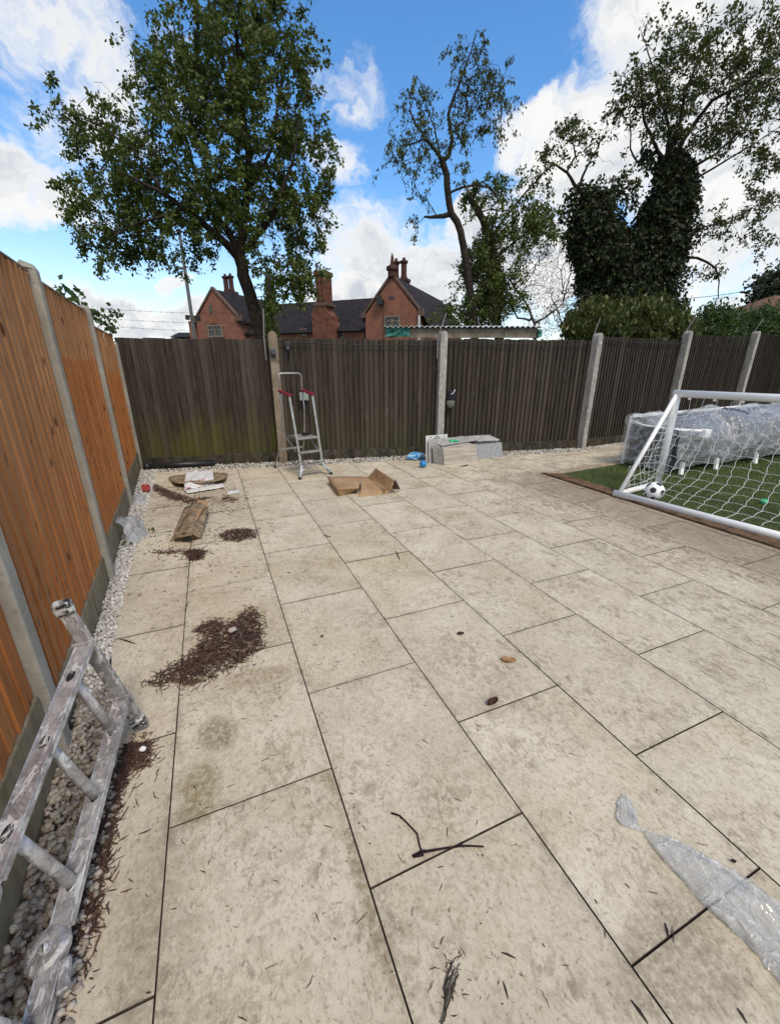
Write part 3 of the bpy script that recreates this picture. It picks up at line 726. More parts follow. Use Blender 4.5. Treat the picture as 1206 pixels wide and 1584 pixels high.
m = MB(); m.tube([bpt(1, .42, 1.03, .04), bpt(1, .47, .92, .03), bpt(1, .45, .8, .03), bpt(1, .38, .74, .03), bpt(1, .36, .8, .03)], .004, 6)
tag(m.build('cable', M_CABLE, smooth=True), 'thin cable dangling under the grey junction box', 'cable')
# hanging cap and mesh ball bag
t = thing('hanging_bag', 'dark bag with a grey green mesh bottom hanging beside the lichen covered post', 'bag', bpt(2, .17, .98, .07), RB)
m = MB(); m.lathe([(0, -.15), (.06, -.14), (.095, -.10), (.11, -.04), (.10, .02), (.07, .05)], (0, 0, 0), 14); o = m.build('bag_bottom', simple('grey_green_mesh', (.15, .17, .12), .8, var=.6, scale=30), t, world=False, smooth=True); o.scale = (.9, .7, 1)
m = MB(); m.lathe([(.09, .0), (.12, .03), (.10, .09), (.085, .16), (.05, .21), (.01, .22)], (.01, 0, 0), 12); o = m.build('bag_top', simple('navy_black_cloth', (.02, .022, .03), .8), t, world=False, smooth=True); o.scale = (1, .7, 1)
m = MB(); m.tube([(-.04, -.09, .14), (.0, -.1, .15), (.04, -.09, .19), (.06, -.08, .23)], .007, 6); m.build('bag_strap', M_WHITE, t, world=False, smooth=True); t.scale = (.8, .8, .85)

# ------------------------------------------------------------------ vegetation
def ellip(specs, D, depth=1., per=1.):
    out = []
    for s in specs:
        x, y, rx, ry, n = s[:5]; dD = s[5] if len(s) > 5 else 0
        c = at(x, y, D+dD); k = (c-ORG)@_F/FPX
        q = rng.normal(size=(int(n*per), 3)); q /= np.linalg.norm(q, axis=1)[:, None]; q *= rng.uniform(0, 1, (len(q), 1))**(1/2.6)
        out.append(c+q[:, :1]*rx*k*_R+q[:, 1:2]*ry*k*_U*1.0+q[:, 2:]*min(rx, ry*1.3)*k*depth*FH)
    return np.vstack(out)
def colonize(limbs, A, step=.16, kill=.22, jitter=.35, grav=0., iters=90, infl=3.):
    nodes = []; par = []; rad = []; limbend = []
    for pts, r0, r1, att in limbs:
        pts = [np.array(p, float) for p in pts]; prev = -1
        if att is not None:
            N = np.array(nodes); prev = int(np.argmin(((N-pts[0])**2).sum(1)))
        tot = sum(np.linalg.norm(b-a) for a, b in zip(pts, pts[1:])); run = 0
        for i, (a, b) in enumerate(zip(pts, pts[1:])):
            L = np.linalg.norm(b-a); k = max(1, int(L/.15))
            for j in range(0 if i == 0 else 1, k+1):
                q = a+(b-a)*j/k; nodes.append(q+rng.normal(0, .008, 3)); par.append(prev); rad.append(r0+(r1-r0)*(run+L*j/k)/tot); prev = len(nodes)-1
            run += L
    nl = len(nodes); N = np.array(nodes); A = A[rng.permutation(len(A))]
    d = np.sqrt(((A[:, None]-N[None])**2).sum(2)) if len(A)*len(N) < 4e6 else np.stack([np.sqrt(((N-a)**2).sum(1)) for a in A])
    near = d.argmin(1); dist = d.min(1); alive = np.ones(len(A), bool)
    for it in range(iters):
        alive &= dist > kill
        idx = np.where(alive & (dist < infl))[0]
        if len(idx) == 0: break
        NN = np.array(nodes); dirs = A[idx]-NN[near[idx]]; dirs /= np.linalg.norm(dirs, axis=1)[:, None]
        u, inv = np.unique(near[idx], return_inverse=True)
        S = np.zeros((len(u), 3)); np.add.at(S, inv, dirs); S /= np.linalg.norm(S, axis=1)[:, None]+1e-9
        S += rng.normal(0, jitter, S.shape); S[:, 2] -= grav; S /= np.linalg.norm(S, axis=1)[:, None]+1e-9
        new = NN[u]+S*step; b = len(nodes)
        nodes += list(new); par += list(u); rad += [0]*len(new)
        al = np.where(alive)[0]; dn = np.sqrt(((A[al][:, None]-new[None])**2).sum(2)); m_ = dn.argmin(1); md = dn.min(1)
        bt = md < dist[al]; dist[al[bt]] = md[bt]; near[al[bt]] = b+m_[bt]
    N = np.array(nodes); par = np.array(par); rad = np.array(rad)
    acc = np.zeros(len(N)); cnt = np.zeros(len(N), int)
    for i in range(len(N)-1, -1, -1):
        if acc[i] == 0: acc[i] = .0035**2.1
        if par[i] >= 0 and not (i < nl and par[i] < nl and False): acc[par[i]] += acc[i]; cnt[par[i]] += 1
    r = acc**(1/2.1); r[:nl] = np.maximum(rad[:nl], np.minimum(r[:nl], rad[:nl]))
    r[nl:] = np.minimum(r[nl:], .06)
    return N, par, r, cnt, nl
def segs(N, par, r, n=5):
    i = np.where(par >= 0)[0]; a = N[par[i]]; b = N[i]; ra = np.minimum(r[par[i]], r[i]*1.6); rb = r[i]
    d = b-a; L = np.linalg.norm(d, axis=1); ok = L > 1e-5; a, b, ra, rb, d, L = a[ok], b[ok], ra[ok], rb[ok], d[ok], L[ok]; d = d/L[:, None]
    ref = np.where(np.abs(d[:, 2:3]) < .9, np.array([[0, 0, 1.]]), np.array([[1., 0, 0]])); x = np.cross(ref, d); x /= np.linalg.norm(x, axis=1)[:, None]; y = np.cross(d, x)
    th = 2*pi*np.arange(n)/n; c, s = np.cos(th), np.sin(th)
    ring = x[:, None]*c[None, :, None]+y[:, None]*s[None, :, None]
    b = b+d*rb[:, None]*.3
    V = np.concatenate([a[:, None]+ring*ra[:, None, None], b[:, None]+ring*rb[:, None, None]], 1)
    k = np.arange(n); F = np.stack([k, (k+1) % n, n+(k+1) % n, n+k], 1)
    F = F[None]+(np.arange(len(a))*2*n)[:, None, None]
    return V.reshape(-1, 3), F.reshape(-1, 4)
LV = np.array([(0, 0, 0), (.32, .42, .07), (0, 1, -.04), (-.32, .42, .07)]); LF_ = np.array([[0, 1, 2], [0, 2, 3]])
def leaves(name, P, s0, s1, mat, parent, droop=0., aspect=1., up=0.):
    n = len(P); R = rand_rot(n)
    if droop or up:
        # leaf axis (local y) pulled down or up
        y = R[:, :, 1]+np.array([0, 0, up-droop]); y /= np.linalg.norm(y, axis=1)[:, None]
        x = R[:, :, 0]-y*(R[:, :, 0]*y).sum(1)[:, None]; x /= np.linalg.norm(x, axis=1)[:, None]+1e-9
        R = np.stack([x, y, np.cross(x, y)], 2)
    s = rng.uniform(s0, s1, (n, 1)); S = np.concatenate([s*aspect, s, s], 1)
    V, F = scatter(LV, LF_, P, R, S); return npmesh(name, V, F, mat, parent)
def around(P, k, sig, drop=0.):
    Q = np.repeat(P, k, 0)+rng.normal(0, sig, (len(P)*k, 3)); Q[:, 2] -= np.abs(rng.normal(0, 1, len(Q)))*drop; return Q
def limb(pxs, D, r0, r1, att=1, dz=None):
    return ([at(x, y, D+(dz[i] if dz else 0)) for i, (x, y) in enumerate(pxs)], r0, r1, att)
def base_limb(pxs, D, r0, r1):
    p = [at(x, y, D) for x, y in pxs]; b = p[0].copy(); b[2] = -.1; return ([b]+p, r0, r1, None)
def tree(name, label, cat, limbs, A, mat, leafk, leafs, sig, droop=0., drop=0., bark=None, rmax=.011, group=None, aspect=.9, spr=1., **kw):
    N, par, r, cnt, nl = colonize(limbs, A, **kw)
    b = limbs[0][0][0]; t = thing(name, label, cat, (b[0], b[1], 0), 0, group)
    trunk = r > .02; V1, F1 = segs(N, par, np.where(r > 0, r, .003), 6)
    npmesh('trunk', V1, F1, bark or M_TRUNK, t, smooth=True)
    if leafk:
        ids = np.where((cnt == 0) & (np.arange(len(N)) >= nl))[0]
        d = N[ids]-N[par[ids]]; d /= np.linalg.norm(d, axis=1)[:, None]
        extra = np.where((r < rmax) & (cnt > 0) & (np.arange(len(N)) >= nl))[0]; extra = extra[rng.uniform(0, 1, len(extra)) < .55]
        d2 = rng.normal(size=(len(extra), 3)); d2 /= np.linalg.norm(d2, axis=1)[:, None]
        base = np.vstack([N[ids], N[extra]]); dd = np.vstack([d, d2]); full_ = np.concatenate([np.ones(len(ids)), np.full(len(extra), .6)])
        cl = np.array([mnoise.noise(Vector(p_*1.5)) for p_ in base]); keep = cl > -.16-.1*rng.uniform(0, 1, len(base))*1
        base, dd, full_, cl = base[keep], dd[keep], full_[keep], cl[keep]
        Ls = rng.uniform(.18, .42, len(base))*full_*spr; k = np.maximum(2, (leafk*full_*(1+1.2*cl)*rng.uniform(.5, 1.5, len(base)))).astype(int)
        idx = np.repeat(np.arange(len(base)), k); tt = rng.uniform(0, 1, len(idx))**.8
        P = base[idx]+dd[idx]*(Ls[idx]*tt)[:, None]; P[:, 2] -= (Ls[idx]*tt**2)*drop*6; P += rng.normal(0, sig, P.shape)
        leaves('crown', P, leafs[0], leafs[1], mat, t, droop=droop, aspect=aspect)
        tip = base+dd*Ls[:, None]; tip[:, 2] -= Ls*drop*6; NN = np.vstack([base, tip]); pp = np.concatenate([np.full(len(base), -1), np.arange(len(base))])
        V2, F2 = segs(NN, pp, np.full(len(NN), .0028), 3); stuff(npmesh('twigs', V2, F2, bark or M_TRUNK, t))
    return t

D1 = 11.5
L1 = [base_limb([(409, 540), (398, 500), (388, 460), (376, 425), (371, 400)], D1, .21, .15),
      limb([(371, 400), (345, 372), (315, 345), (285, 322), (255, 300), (215, 280), (180, 262)], D1, .10, .02, 1, [0, -.2, -.5, -.8, -1, -1.1, -1.2]),
      limb([(371, 400), (355, 360), (325, 325), (305, 280), (290, 220), (265, 150)], D1, .09, .02, 1, [0, .1, .2, .4, .5, .5]),
      limb([(371, 400), (375, 350), (382, 300), (385, 240), (375, 170), (372, 90), (360, 20), (350, -50)], D1, .12, .02, 1, [0, 0, -.1, 0, .1, .1, 0, 0]),
      limb([(380, 385), (410, 350), (435, 300), (455, 240), (462, 180)], D1, .07, .015, 1, [0, -.2, -.5, -.6, -.5]),
      limb([(382, 300), (420, 230), (430, 150), (450, 80)], D1, .05, .015, 1, [0, .3, .6, .6]),
      limb([(285, 322), (245, 335), (200, 350), (170, 370)], D1, .04, .01, 1, [-.8, -1., -1, -1]),
      limb([(255, 300), (205, 230), (150, 190), (100, 175)], D1, .035, .008, 1, [-1, -1.1, -1.2, -1.2])]
E1 = [(345, 190, 120, 150, 620), (380, 60, 105, 90, 420), (390, -50, 90, 60, 120), (290, 130, 75, 75, 220), (195, 300, 85, 75, 400), (210, 235, 60, 45, 140), (420, 320, 85, 95, 430), (330, 320, 100, 75, 360), (455, 395, 45, 65, 150),
      (455, 190, 42, 75, 130), (170, 375, 45, 35, 80), (215, 385, 35, 25, 50), (105, 175, 55, 26, 45), (155, 150, 30, 28, 28), (225, 85, 35, 45, 60), (480, 85, 20, 55, 40), (500, 250, 25, 45, 45), (260, 395, 60, 25, 60), (500, 330, 22, 50, 40), (110, 260, 30, 25, 22), (470, 30, 20, 40, 28)]
tree('tree', 'large leafy olive green tree leaning left behind the mossy corner of the fence', 'tree', L1, ellip(E1, D1, .9), M_LEAF1, 46, (.07, .115), .05, droop=.5, drop=.07, step=.17, kill=.19, jitter=.30)
# ivy clad stem beside the trunk
t = thing('ivy_stem', 'ivy covered stump standing beside the leaning trunk above the brown post', 'ivy', (at(418, 515, 11)[0], at(418, 515, 11)[1], 0))
m = MB(); m.tube([Vector((*at(418, 515, 11)[:2], -.1)), Vector(at(418, 480, 11)), Vector(at(416, 425, 11))], [.07, .06, .04], 8); m.build('trunk', M_TRUNK, t, smooth=True)
P = ellip([(417, 470, 9, 45, 900), (420, 520, 14, 30, 500), (430, 470, 30, 22, 240)], 11); leaves('foliage', P, .05, .09, M_LEAF1, t, droop=.4)

D2 = 12.5
L2 = [base_limb([(733, 520), (733, 499), (722, 409), (712, 359), (706, 342), (697, 330), (693, 300), (690, 270), (684, 249)], D2, .13, .075),
      limb([(684, 249), (694, 241), (699, 214), (693, 177), (702, 149), (717, 112), (728, 80), (737, 48)], D2, .055, .008),
      limb([(684, 249), (674, 234), (659, 214), (645, 195), (632, 170), (640, 150)], D2, .045, .01), limb([(680, 240), (672, 200), (662, 170), (655, 140), (645, 118)], D2, .022, .006),
      limb([(697, 330), (686, 332), (675, 335), (655, 335)], D2, .07, .025), limb([(659, 214), (640, 222), (620, 225), (600, 205)], D2, .02, .006),
      limb([(692, 300), (712, 290), (735, 286), (758, 290), (770, 306)], D2, .03, .02, 1, [0, 0, .1, .1, .1]),
      limb([(675, 335), (668, 320), (655, 305), (648, 300)], D2, .015, .006)]
E2 = [(735, 130, 42, 62, 230), (735, 160, 30, 25, 60), (760, 165, 35, 40, 85), (700, 200, 40, 35, 45), (640, 165, 32, 55, 90), (615, 205, 24, 40, 50), (640, 235, 40, 30, 55), (612, 245, 12, 28, 16), (648, 262, 14, 28, 24), (655, 305, 26, 16, 24), (640, 350, 9, 26, 12), (735, 75, 30, 24, 18), (708, 95, 18, 30, 16), (775, 110, 15, 25, 8), (712, 265, 25, 22, 16)]
tree('tree', 'tall slender tree with thin drooping foliage against the blue sky in the middle', 'tree', L2, ellip(E2, D2, .9), M_LEAF2, 24, (.06, .105), .035, droop=1.2, drop=.14, step=.16, kill=.16, jitter=.42, aspect=.75)
D2b = 12.9
L2b = [base_limb([(772, 520), (767, 499), (764, 434), (757, 370)], D2b, .15, .12), limb([(757, 370), (748, 342), (737, 322), (725, 303)], D2b, .11, .07),
       limb([(757, 370), (785, 330), (815, 295), (845, 262)], D2b, .05, .012), limb([(757, 362), (768, 325), (760, 322), (745, 328)], D2b, .03, .012), limb([(764, 400), (800, 370), (840, 340)], D2b, .04, .01)]
E2b = [(800, 340, 58, 50, 330), (775, 400, 55, 50, 330), (745, 440, 45, 50, 220), (830, 300, 30, 40, 110), (770, 300, 50, 28, 80), (718, 470, 35, 35, 110), (700, 490, 30, 20, 50), (770, 470, 40, 35, 160), (848, 350, 20, 40, 50), (835, 262, 18, 14, 14)]
t = tree('tree', 'bushy sawn off tree with a thick stub behind the corrugated shed roof', 'tree', L2b, ellip(E2b, D2b, .8), M_LEAF1, 36, (.06, .105), .05, droop=.7, drop=.09, step=.16, kill=.17, jitter=.38)
P = ellip([(752, 400, 26, 50, 3200), (764, 460, 26, 48, 4200), (733, 480, 22, 36, 1800), (722, 415, 9, 40, 900)], D2b-.1, 1.); leaves('ivy', P, .05, .085, M_LEAF3, t, droop=.6)

D3 = 13.
L3 = [base_limb([(985, 520), (985, 470), (990, 410), (1005, 350), (1025, 290), (1030, 250)], D3, .36, .14),
      limb([(985, 440), (955, 400), (930, 350), (912, 312), (894, 294), (876, 266), (855, 252), (838, 250)], D3, .13, .012),
      limb([(876, 266), (890, 240), (884, 215), (885, 190)], D3, .03, .006), limb([(894, 294), (905, 262), (919, 237), (930, 215)], D3, .04, .008),
      limb([(1030, 250), (1018, 235), (995, 185), (992, 140), (985, 100)], D3, .05, .007, 1, [0, 0, -.2, -.4, -.4]),
      limb([(1018, 235), (985, 250), (975, 230), (974, 175), (962, 130)], D3, .03, .005, 1, [0, .2, .4, .4, .3]),
      limb([(1030, 250), (1035, 200), (1020, 150), (1005, 90), (990, 40)], D3, .05, .006, 1, [0, .2, .4, .6, .6]),
      limb([(1030, 250), (1050, 200), (1060, 140), (1085, 80), (1130, 20)], D3, .055, .006),
      limb([(1030, 260), (1073, 192), (1100, 155), (1140, 135), (1200, 95), (1240, 70)], D3, .065, .007, 1, [0, -.2, -.4, -.5, -.5, -.5]),
      limb([(1040, 290), (1075, 255), (1108, 237), (1156, 192), (1206, 150)], D3, .05, .007, 1, [0, .1, .3, .4, .4]),
      limb([(1040, 290), (1070, 280), (1110, 255), (1160, 225), (1215, 190)], D3, .04, .006),
      limb([(1010, 360), (1061, 398), (1078, 399), (1094, 406), (1106, 414), (1112, 435), (1110, 463)], D3, .05, .012, 1, [0, -.3, -.4, -.4, -.4, -.4, -.4]),
      limb([(1020, 330), (1070, 355), (1110, 345), (1150, 330), (1180, 310)], D3, .035, .006, 1, [0, -.3, -.5, -.6, -.6]),
      limb([(960, 400), (900, 330), (880, 325), (866, 335)], D3, .04, .01)]
E3 = [(1075, 130, 85, 85, 300), (1000, 135, 55, 45, 120), (1150, 150, 60, 90, 230), (965, 130, 30, 40, 40), (1010, 60, 30, 35, 28), (1120, 50, 70, 40, 60), (1190, 60, 40, 50, 50), (1180, 240, 45, 50, 60), (1090, 210, 50, 40, 100),
      (885, 205, 38, 26, 60), (862, 235, 25, 22, 28), (915, 240, 20, 24, 28), (1120, 350, 55, 28, 130), (1175, 310, 32, 18, 40), (1085, 425, 35, 12, 40), (1020, 200, 40, 40, 80), (955, 280, 32, 22, 24), (1090, 130, 110, 100, 260), (1230, 140, 40, 90, 70), (950, 200, 30, 40, 30), (1180, 380, 22, 16, 14)]
t = tree('tree', 'wide twiggy tree with trunks smothered in dark ivy at the right', 'tree', L3, ellip(E3, D3, .8), M_LEAF3, 30, (.06, .11), .05, droop=.2, step=.17, kill=.19, jitter=.42, rmax=.0095)
def shell(specs, D, dens):
    out = []
    for (x, y, rx, ry) in specs:
        c = at(x, y, D); k = (c-ORG)@_F/FPX; n = int(rx*ry*dens)
        q = rng.normal(size=(n, 3)); q /= np.linalg.norm(q, axis=1)[:, None]
        lump = np.array([1+.42*mnoise.noise(Vector(v*2.6)+Vector((x, y, 0)))+.26*mnoise.noise(Vector(v*7)+Vector((x, y, 0))) for v in q]); q *= (lump*rng.uniform(.80, 1.03, n))[:, None]
        out.append(c+q[:, :1]*rx*k*_R+q[:, 1:2]*ry*k*_U+q[:, 2:]*rx*k*.9*FH)
    return np.vstack(out)
iv = [(918, 335, 30, 38), (905, 375, 26, 36), (932, 385, 38, 46), (950, 440, 50, 55), (990, 425, 44, 56), (1026, 350, 34, 50), (1044, 300, 28, 44), (1008, 385, 42, 44), (1030, 270, 16, 30), (1056, 262, 14, 26), (960, 500, 60, 50), (1000, 490, 52, 50)]
fr_ = shell([(x, y, rx*1.22, ry*1.2) for x, y, rx, ry in iv], D3-.1, 1.2); fr_ = fr_[[mnoise.noise(Vector(p*1.9)) > .08 for p in fr_]]
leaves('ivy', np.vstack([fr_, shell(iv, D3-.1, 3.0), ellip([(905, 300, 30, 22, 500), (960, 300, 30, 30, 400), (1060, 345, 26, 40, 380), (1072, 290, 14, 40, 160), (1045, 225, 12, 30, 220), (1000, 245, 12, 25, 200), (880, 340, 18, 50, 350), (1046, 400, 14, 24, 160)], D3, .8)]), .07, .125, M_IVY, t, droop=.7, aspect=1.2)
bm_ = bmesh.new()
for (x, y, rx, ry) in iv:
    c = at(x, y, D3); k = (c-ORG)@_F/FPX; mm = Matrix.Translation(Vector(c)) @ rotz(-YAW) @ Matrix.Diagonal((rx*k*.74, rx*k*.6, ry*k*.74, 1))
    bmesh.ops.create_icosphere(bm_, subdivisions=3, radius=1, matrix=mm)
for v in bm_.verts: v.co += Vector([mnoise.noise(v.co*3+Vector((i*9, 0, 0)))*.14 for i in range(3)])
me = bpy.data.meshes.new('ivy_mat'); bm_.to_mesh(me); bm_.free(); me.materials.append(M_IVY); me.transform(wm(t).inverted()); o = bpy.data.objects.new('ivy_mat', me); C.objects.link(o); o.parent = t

# bare thicket between the trees
D4 = 13.6
L4 = [base_limb([(828, 520), (826, 500), (815, 470), (798, 448), (786, 430)], D4, .07, .02), limb([(826, 500), (845, 490), (870, 470)], D4, .04, .01), limb([(820, 495), (800, 492), (790, 470), (780, 462)], D4, .035, .01)]
tree('bare_shrub', 'leafless grey twiggy thicket between the bushy tree and the ivy covered tree', 'shrub', L4, ellip([(825, 430, 55, 45, 330), (865, 430, 45, 55, 300), (800, 395, 30, 25, 50), (870, 380, 30, 25, 60), (850, 480, 55, 30, 160)], D4, .7), M_LEAF1, .01, (.03, .04), .05, bark=M_TWIG, step=.13, kill=.13, jitter=.5)
D4 = 12.2
tree('bare_shrub', 'brown scrubby stems just above the fence left of the laurel', 'shrub', [base_limb([(870, 530), (868, 500), (860, 470)], D4, .03, .01), limb([(868, 500), (895, 480), (900, 460)], D4, .02, .008)], ellip([(865, 500, 50, 30, 260), (885, 480, 30, 35, 130)], D4, .7), M_BRAMBLE, .6, (.04, .07), .05, bark=M_TWIG, step=.11, kill=.11, jitter=.5)

def bush(label, specs, D, dens, mat, size, up, name='laurel_shrub', cat='shrub', group=None, aspect=.75):
    c = at(specs[0][0], 540, D); t = thing(name, label, cat, (c[0], c[1], 0), 0, group)
    m = MB(); b = Vector((c[0], c[1], -.1))
    for (x, y, rx, ry) in specs:
        for k in range(4): q = Vector(at(x+rng.uniform(-.6, .6)*rx, y-ry*.5, D+rng.uniform(-.2, .2))); m.tube([b, b.lerp(q, .5)+Vector((0, 0, .1)), q], [.02, .012, .004], 5)
    m.build('stem', M_TWIGD, t)
    P = shell(specs, D, dens); P1_ = P; P2 = shell([(x, y, rx*.7, ry*.7) for x, y, rx, ry in specs], D, dens*.5)
    P = np.vstack([P, P2]); sp_i = rng.permutation(len(P1_))[:int(len(P1_)*.035)]; sp_ = np.vstack([P1_[sp_i]+np.array([0, 0, 1.])*h_ for h_ in np.linspace(.04, .26, 8)]); P = np.vstack([P, sp_+rng.normal(0, .02, sp_.shape)]); P = P[P[:, 2] > .2]; leaves('foliage', P, size[0], size[1], mat, t, up=up, aspect=aspect); return t
bush('yellowish olive laurel bush with upright leaves above the fence right of centre', [(935, 508, 46, 36), (985, 506, 50, 34), (1030, 514, 40, 26), (940, 560, 60, 50), (1000, 560, 60, 50), (898, 518, 26, 20)], 11.7, 1.6, M_LAUREL, (.11, .19), 1.3, group='laurel bushes above the fence')
bush('dark green laurel bush with bright shoots, left of the red tiled roof', [(1085, 515, 35, 26), (1110, 505, 25, 30), (1085, 560, 60, 50)], 12.6, 1.8, M_BRAMBLE, (.08, .13), .6, group='laurel bushes above the fence')
bush('dark green laurel bush in front of the red tiled roof at the right edge', [(1150, 512, 36, 30), (1190, 505, 32, 32), (1170, 560, 60, 50), (1235, 510, 40, 35)], 14.5, 1.8, M_BRAMBLE, (.08, .13), .6, group='laurel bushes above the fence')
# conifer and pale little tree beyond
D5 = 30.
t = tree('conifer', 'dark conifer rising behind the red tiled roof at the right edge', 'tree', [base_limb([(1215, 520), (1212, 450), (1210, 410)], D5, .3, .05)], ellip([(1200, 450, 28, 28, 160), (1215, 435, 26, 28, 120), (1180, 465, 18, 14, 40)], D5), M_CONIF, 60, (.20, .38), .28, step=.4, kill=.4, jitter=.4, rmax=.05)
tree('bare_tree', 'tiny pale bare tree far off above the right hand hedge', 'tree', [base_limb([(1124, 520), (1124, 495), (1123, 480)], 40, .12, .06)], ellip([(1122, 468, 24, 18, 240)], 40), M_TWIG, 0, (.1, .2), .1, bark=M_TWIG, step=.35, kill=.35, jitter=.5)
# brambles over the left fence
def bramble(pxs, D_, label):
    c = at(pxs[0][0], pxs[0][1], D_); t = thing('bramble', label, 'bramble', (c[0], c[1], 0), 0, 'brambles behind the orange fence'); m = MB()
    pts = [Vector(at(x, y, D_)) for x, y in pxs]; b = Vector((c[0], c[1], -.05)); m.tube([b]+pts, [.01]+[.006]*len(pts), 5); m.build('stem', M_TWIGD, t)
    P = np.vstack([np.array(p)+rng.normal(0, .05, (k, 3)) for p, k in zip(pts[1:], [16]*9)]); leaves('foliage', P, .05, .085, M_BRAMBLE, t, aspect=1.3)
bramble([(88, 470), (97, 462), (103, 449), (110, 454)], 5.0, 'small bramble sprig poking over the orange fence, the nearer to the camera')
bramble([(128, 500), (132, 478), (145, 486), (155, 492), (170, 488), (180, 487)], 6.6, 'leafy bramble shoots spilling over the end of the orange fence')
bramble([(150, 510), (158, 496), (166, 500), (172, 508), (170, 520)], 7.1, 'bramble leaves hanging at the corner of the two fences')
def weed(x, y, label, s=.06, k=14):
    c = gz(x, y); t = thing('weed', label, 'weed', (c[0], c[1], 0), 0, 'small weeds in the gravel'); P = c+rng.normal(0, s*.4, (k, 3)); P[:, 2] = rng.uniform(.01, s, k); leaves('foliage', P, s*.5, s, M_BRAMBLE, t, up=.5)
    m = MB(); m.tube([(c[0], c[1], -.01), (c[0], c[1], s*.6)], .002, 4); m.build('stem', M_BRAMBLE, t)
weed(303, 712, 'small bright green weed behind the black drainpipe', .11, 12); weed(944, 686, 'low green weed in gravel left of the wrapped sofa', .07, 26); weed(198, 846, 'little weed in the gravel by the clear plastic bag', .05, 12); weed(236, 824, 'tiny leafy weed on the paving beside the torn box', .04, 10)

# ------------------------------------------------------------------ brick house beyond the fence
PH = radians(22); HD = 34.; HO = at(607, 540, HD); HO[2] = 0
ax = (_R*cos(PH)-FH*sin(PH)); ay = (FH*cos(PH)+_R*sin(PH))
def hl(x, y, tt=0.):                     # seen pixel -> (s, z) on the facade plane set back by tt
    d = ray(x, y); o = HO+ay*tt; k = ((o-ORG)@ay)/(d@ay); p = ORG+d*k-HO; return float(p@ax), float(p[2])
house = thing('brick_house', 'old red brick house with steep gables, dark roofs and tall chimneys beyond the fence', 'house', HO, math.atan2(ax[1], ax[0]))
def part(name, mb, mat, parent=None, **k): return mb.build(name, mat, parent or house, world=False, **k)
def gable(x0, x1, xp, ye, yp, t0, t1, name, lean=.25):
    s0, z0 = hl(x0, ye, t0); s1, z1 = hl(x1, ye, t0); sp, zp = hl(xp, yp, t0); ze = (z0+z1)/2; sp = (s0+s1)/2
    m = MB(); m.prism([(s0, 0), (s1, 0), (s1, ze), (sp, zp), (s0, ze)], t0, t1, lambda u, v, a: (u, a, v)); wl = part('wall', m, M_BRICK)
    # roof slopes
    k = (zp-ze)/((s1-s0)/2)
    for sg, se in ((-1, s0), (1, s1)):
        m = MB(); e = .35; q = [(sp, zp+.16), (se+sg*e, ze-e*k+.16), (se+sg*e, ze-e*k+.0), (sp, zp+.0)]
        m.prism(q, t0+.25, t1, lambda u, v, a: (u, a, v)); part('roof', m, M_ROOF)
    m = MB()
    for sg, se in ((-1, s0), (1, s1)):
        q = [(sp, zp+.34), (se+sg*.10, ze+.26), (se+sg*.10, ze+.08), (sp, zp+.08)]; m.prism(q, t0-.06, t0+.30, lambda u, v, a: (u, a, v))
    m.box((s0-.12, t0+.1, ze+.05), (.35, .5, .4)); m.box((s1+.12, t0+.1, ze+.05), (.35, .5, .5))
    part('coping', m, M_STONEW); return s0, s1, sp, ze, zp
def window(x0, x1, y0, y1, t0, n=2, arch=True):
    s0, z1 = hl(x0, y0, t0); s1, z0 = hl(x1, y1, t0); m = MB()
    for (a, b_, c, d) in ((s0-.12, s0, z0, z1+.12), (s1, s1+.12, z0, z1+.12), (s0, s1, z1, z1+.12), (s0-.12, s1+.12, z0-.12, z0)): m.box(((a+b_)/2, t0-.03, (c+d)/2), (b_-a, .18, d-c))
    for i in range(1, n): m.box((s0+(s1-s0)*i/n, t0-.02, (z0+z1)/2), (.09, .14, z1-z0))
    m.box(((s0+s1)/2, t0-.015, z0+(z1-z0)*.62), (s1-s0, .12, .07))
    f = part('window', m, M_FASCIA)
    m = MB(); m.box(((s0+s1)/2, t0-.012, (z0+z1)/2), (s1-s0, .02, z1-z0)); p = part('pane', m, M_GLASS); p.parent = f
    if arch:
        m = MB(); n_ = 10
        for i in range(n_):
            a = pi*(.18+.64*(i+.5)/n_); cx, r = (s0+s1)/2, (s1-s0)*.72; m.box((cx-r*cos(a), t0-.04, z1-r*.55+r*sin(a)*.80+.05), (.12, .12, .24), Matrix.Rotation(-(a-pi/2), 3, 'Y').to_3x3())
        part('window_arch', m, M_BRICK)
gR = gable(565, 648, 606, 486, 428, 0, 14, 'right'); window(597, 617, 491, 506, 0)
gL = gable(303, 366, 322, 494, 450, 0, 13, 'left'); window(323, 344, 505, 519, 0)
m = MB(); s, z = hl(326, 478); m.box((s, -.02, z), (.25, .1, .6)); part('slit_window', m, M_GLASS)
m = MB(); s, z = hl(606, 459); m.box((s, -.02, z), (.35, .1, .12)); part('slit_window', m, M_GLASS)
m = MB(); s, z = hl(301, 520); m.box((s-.1, .3, z/2+.6), (.55, .9, z+1.4)); part('buttress', m, M_BRICK)
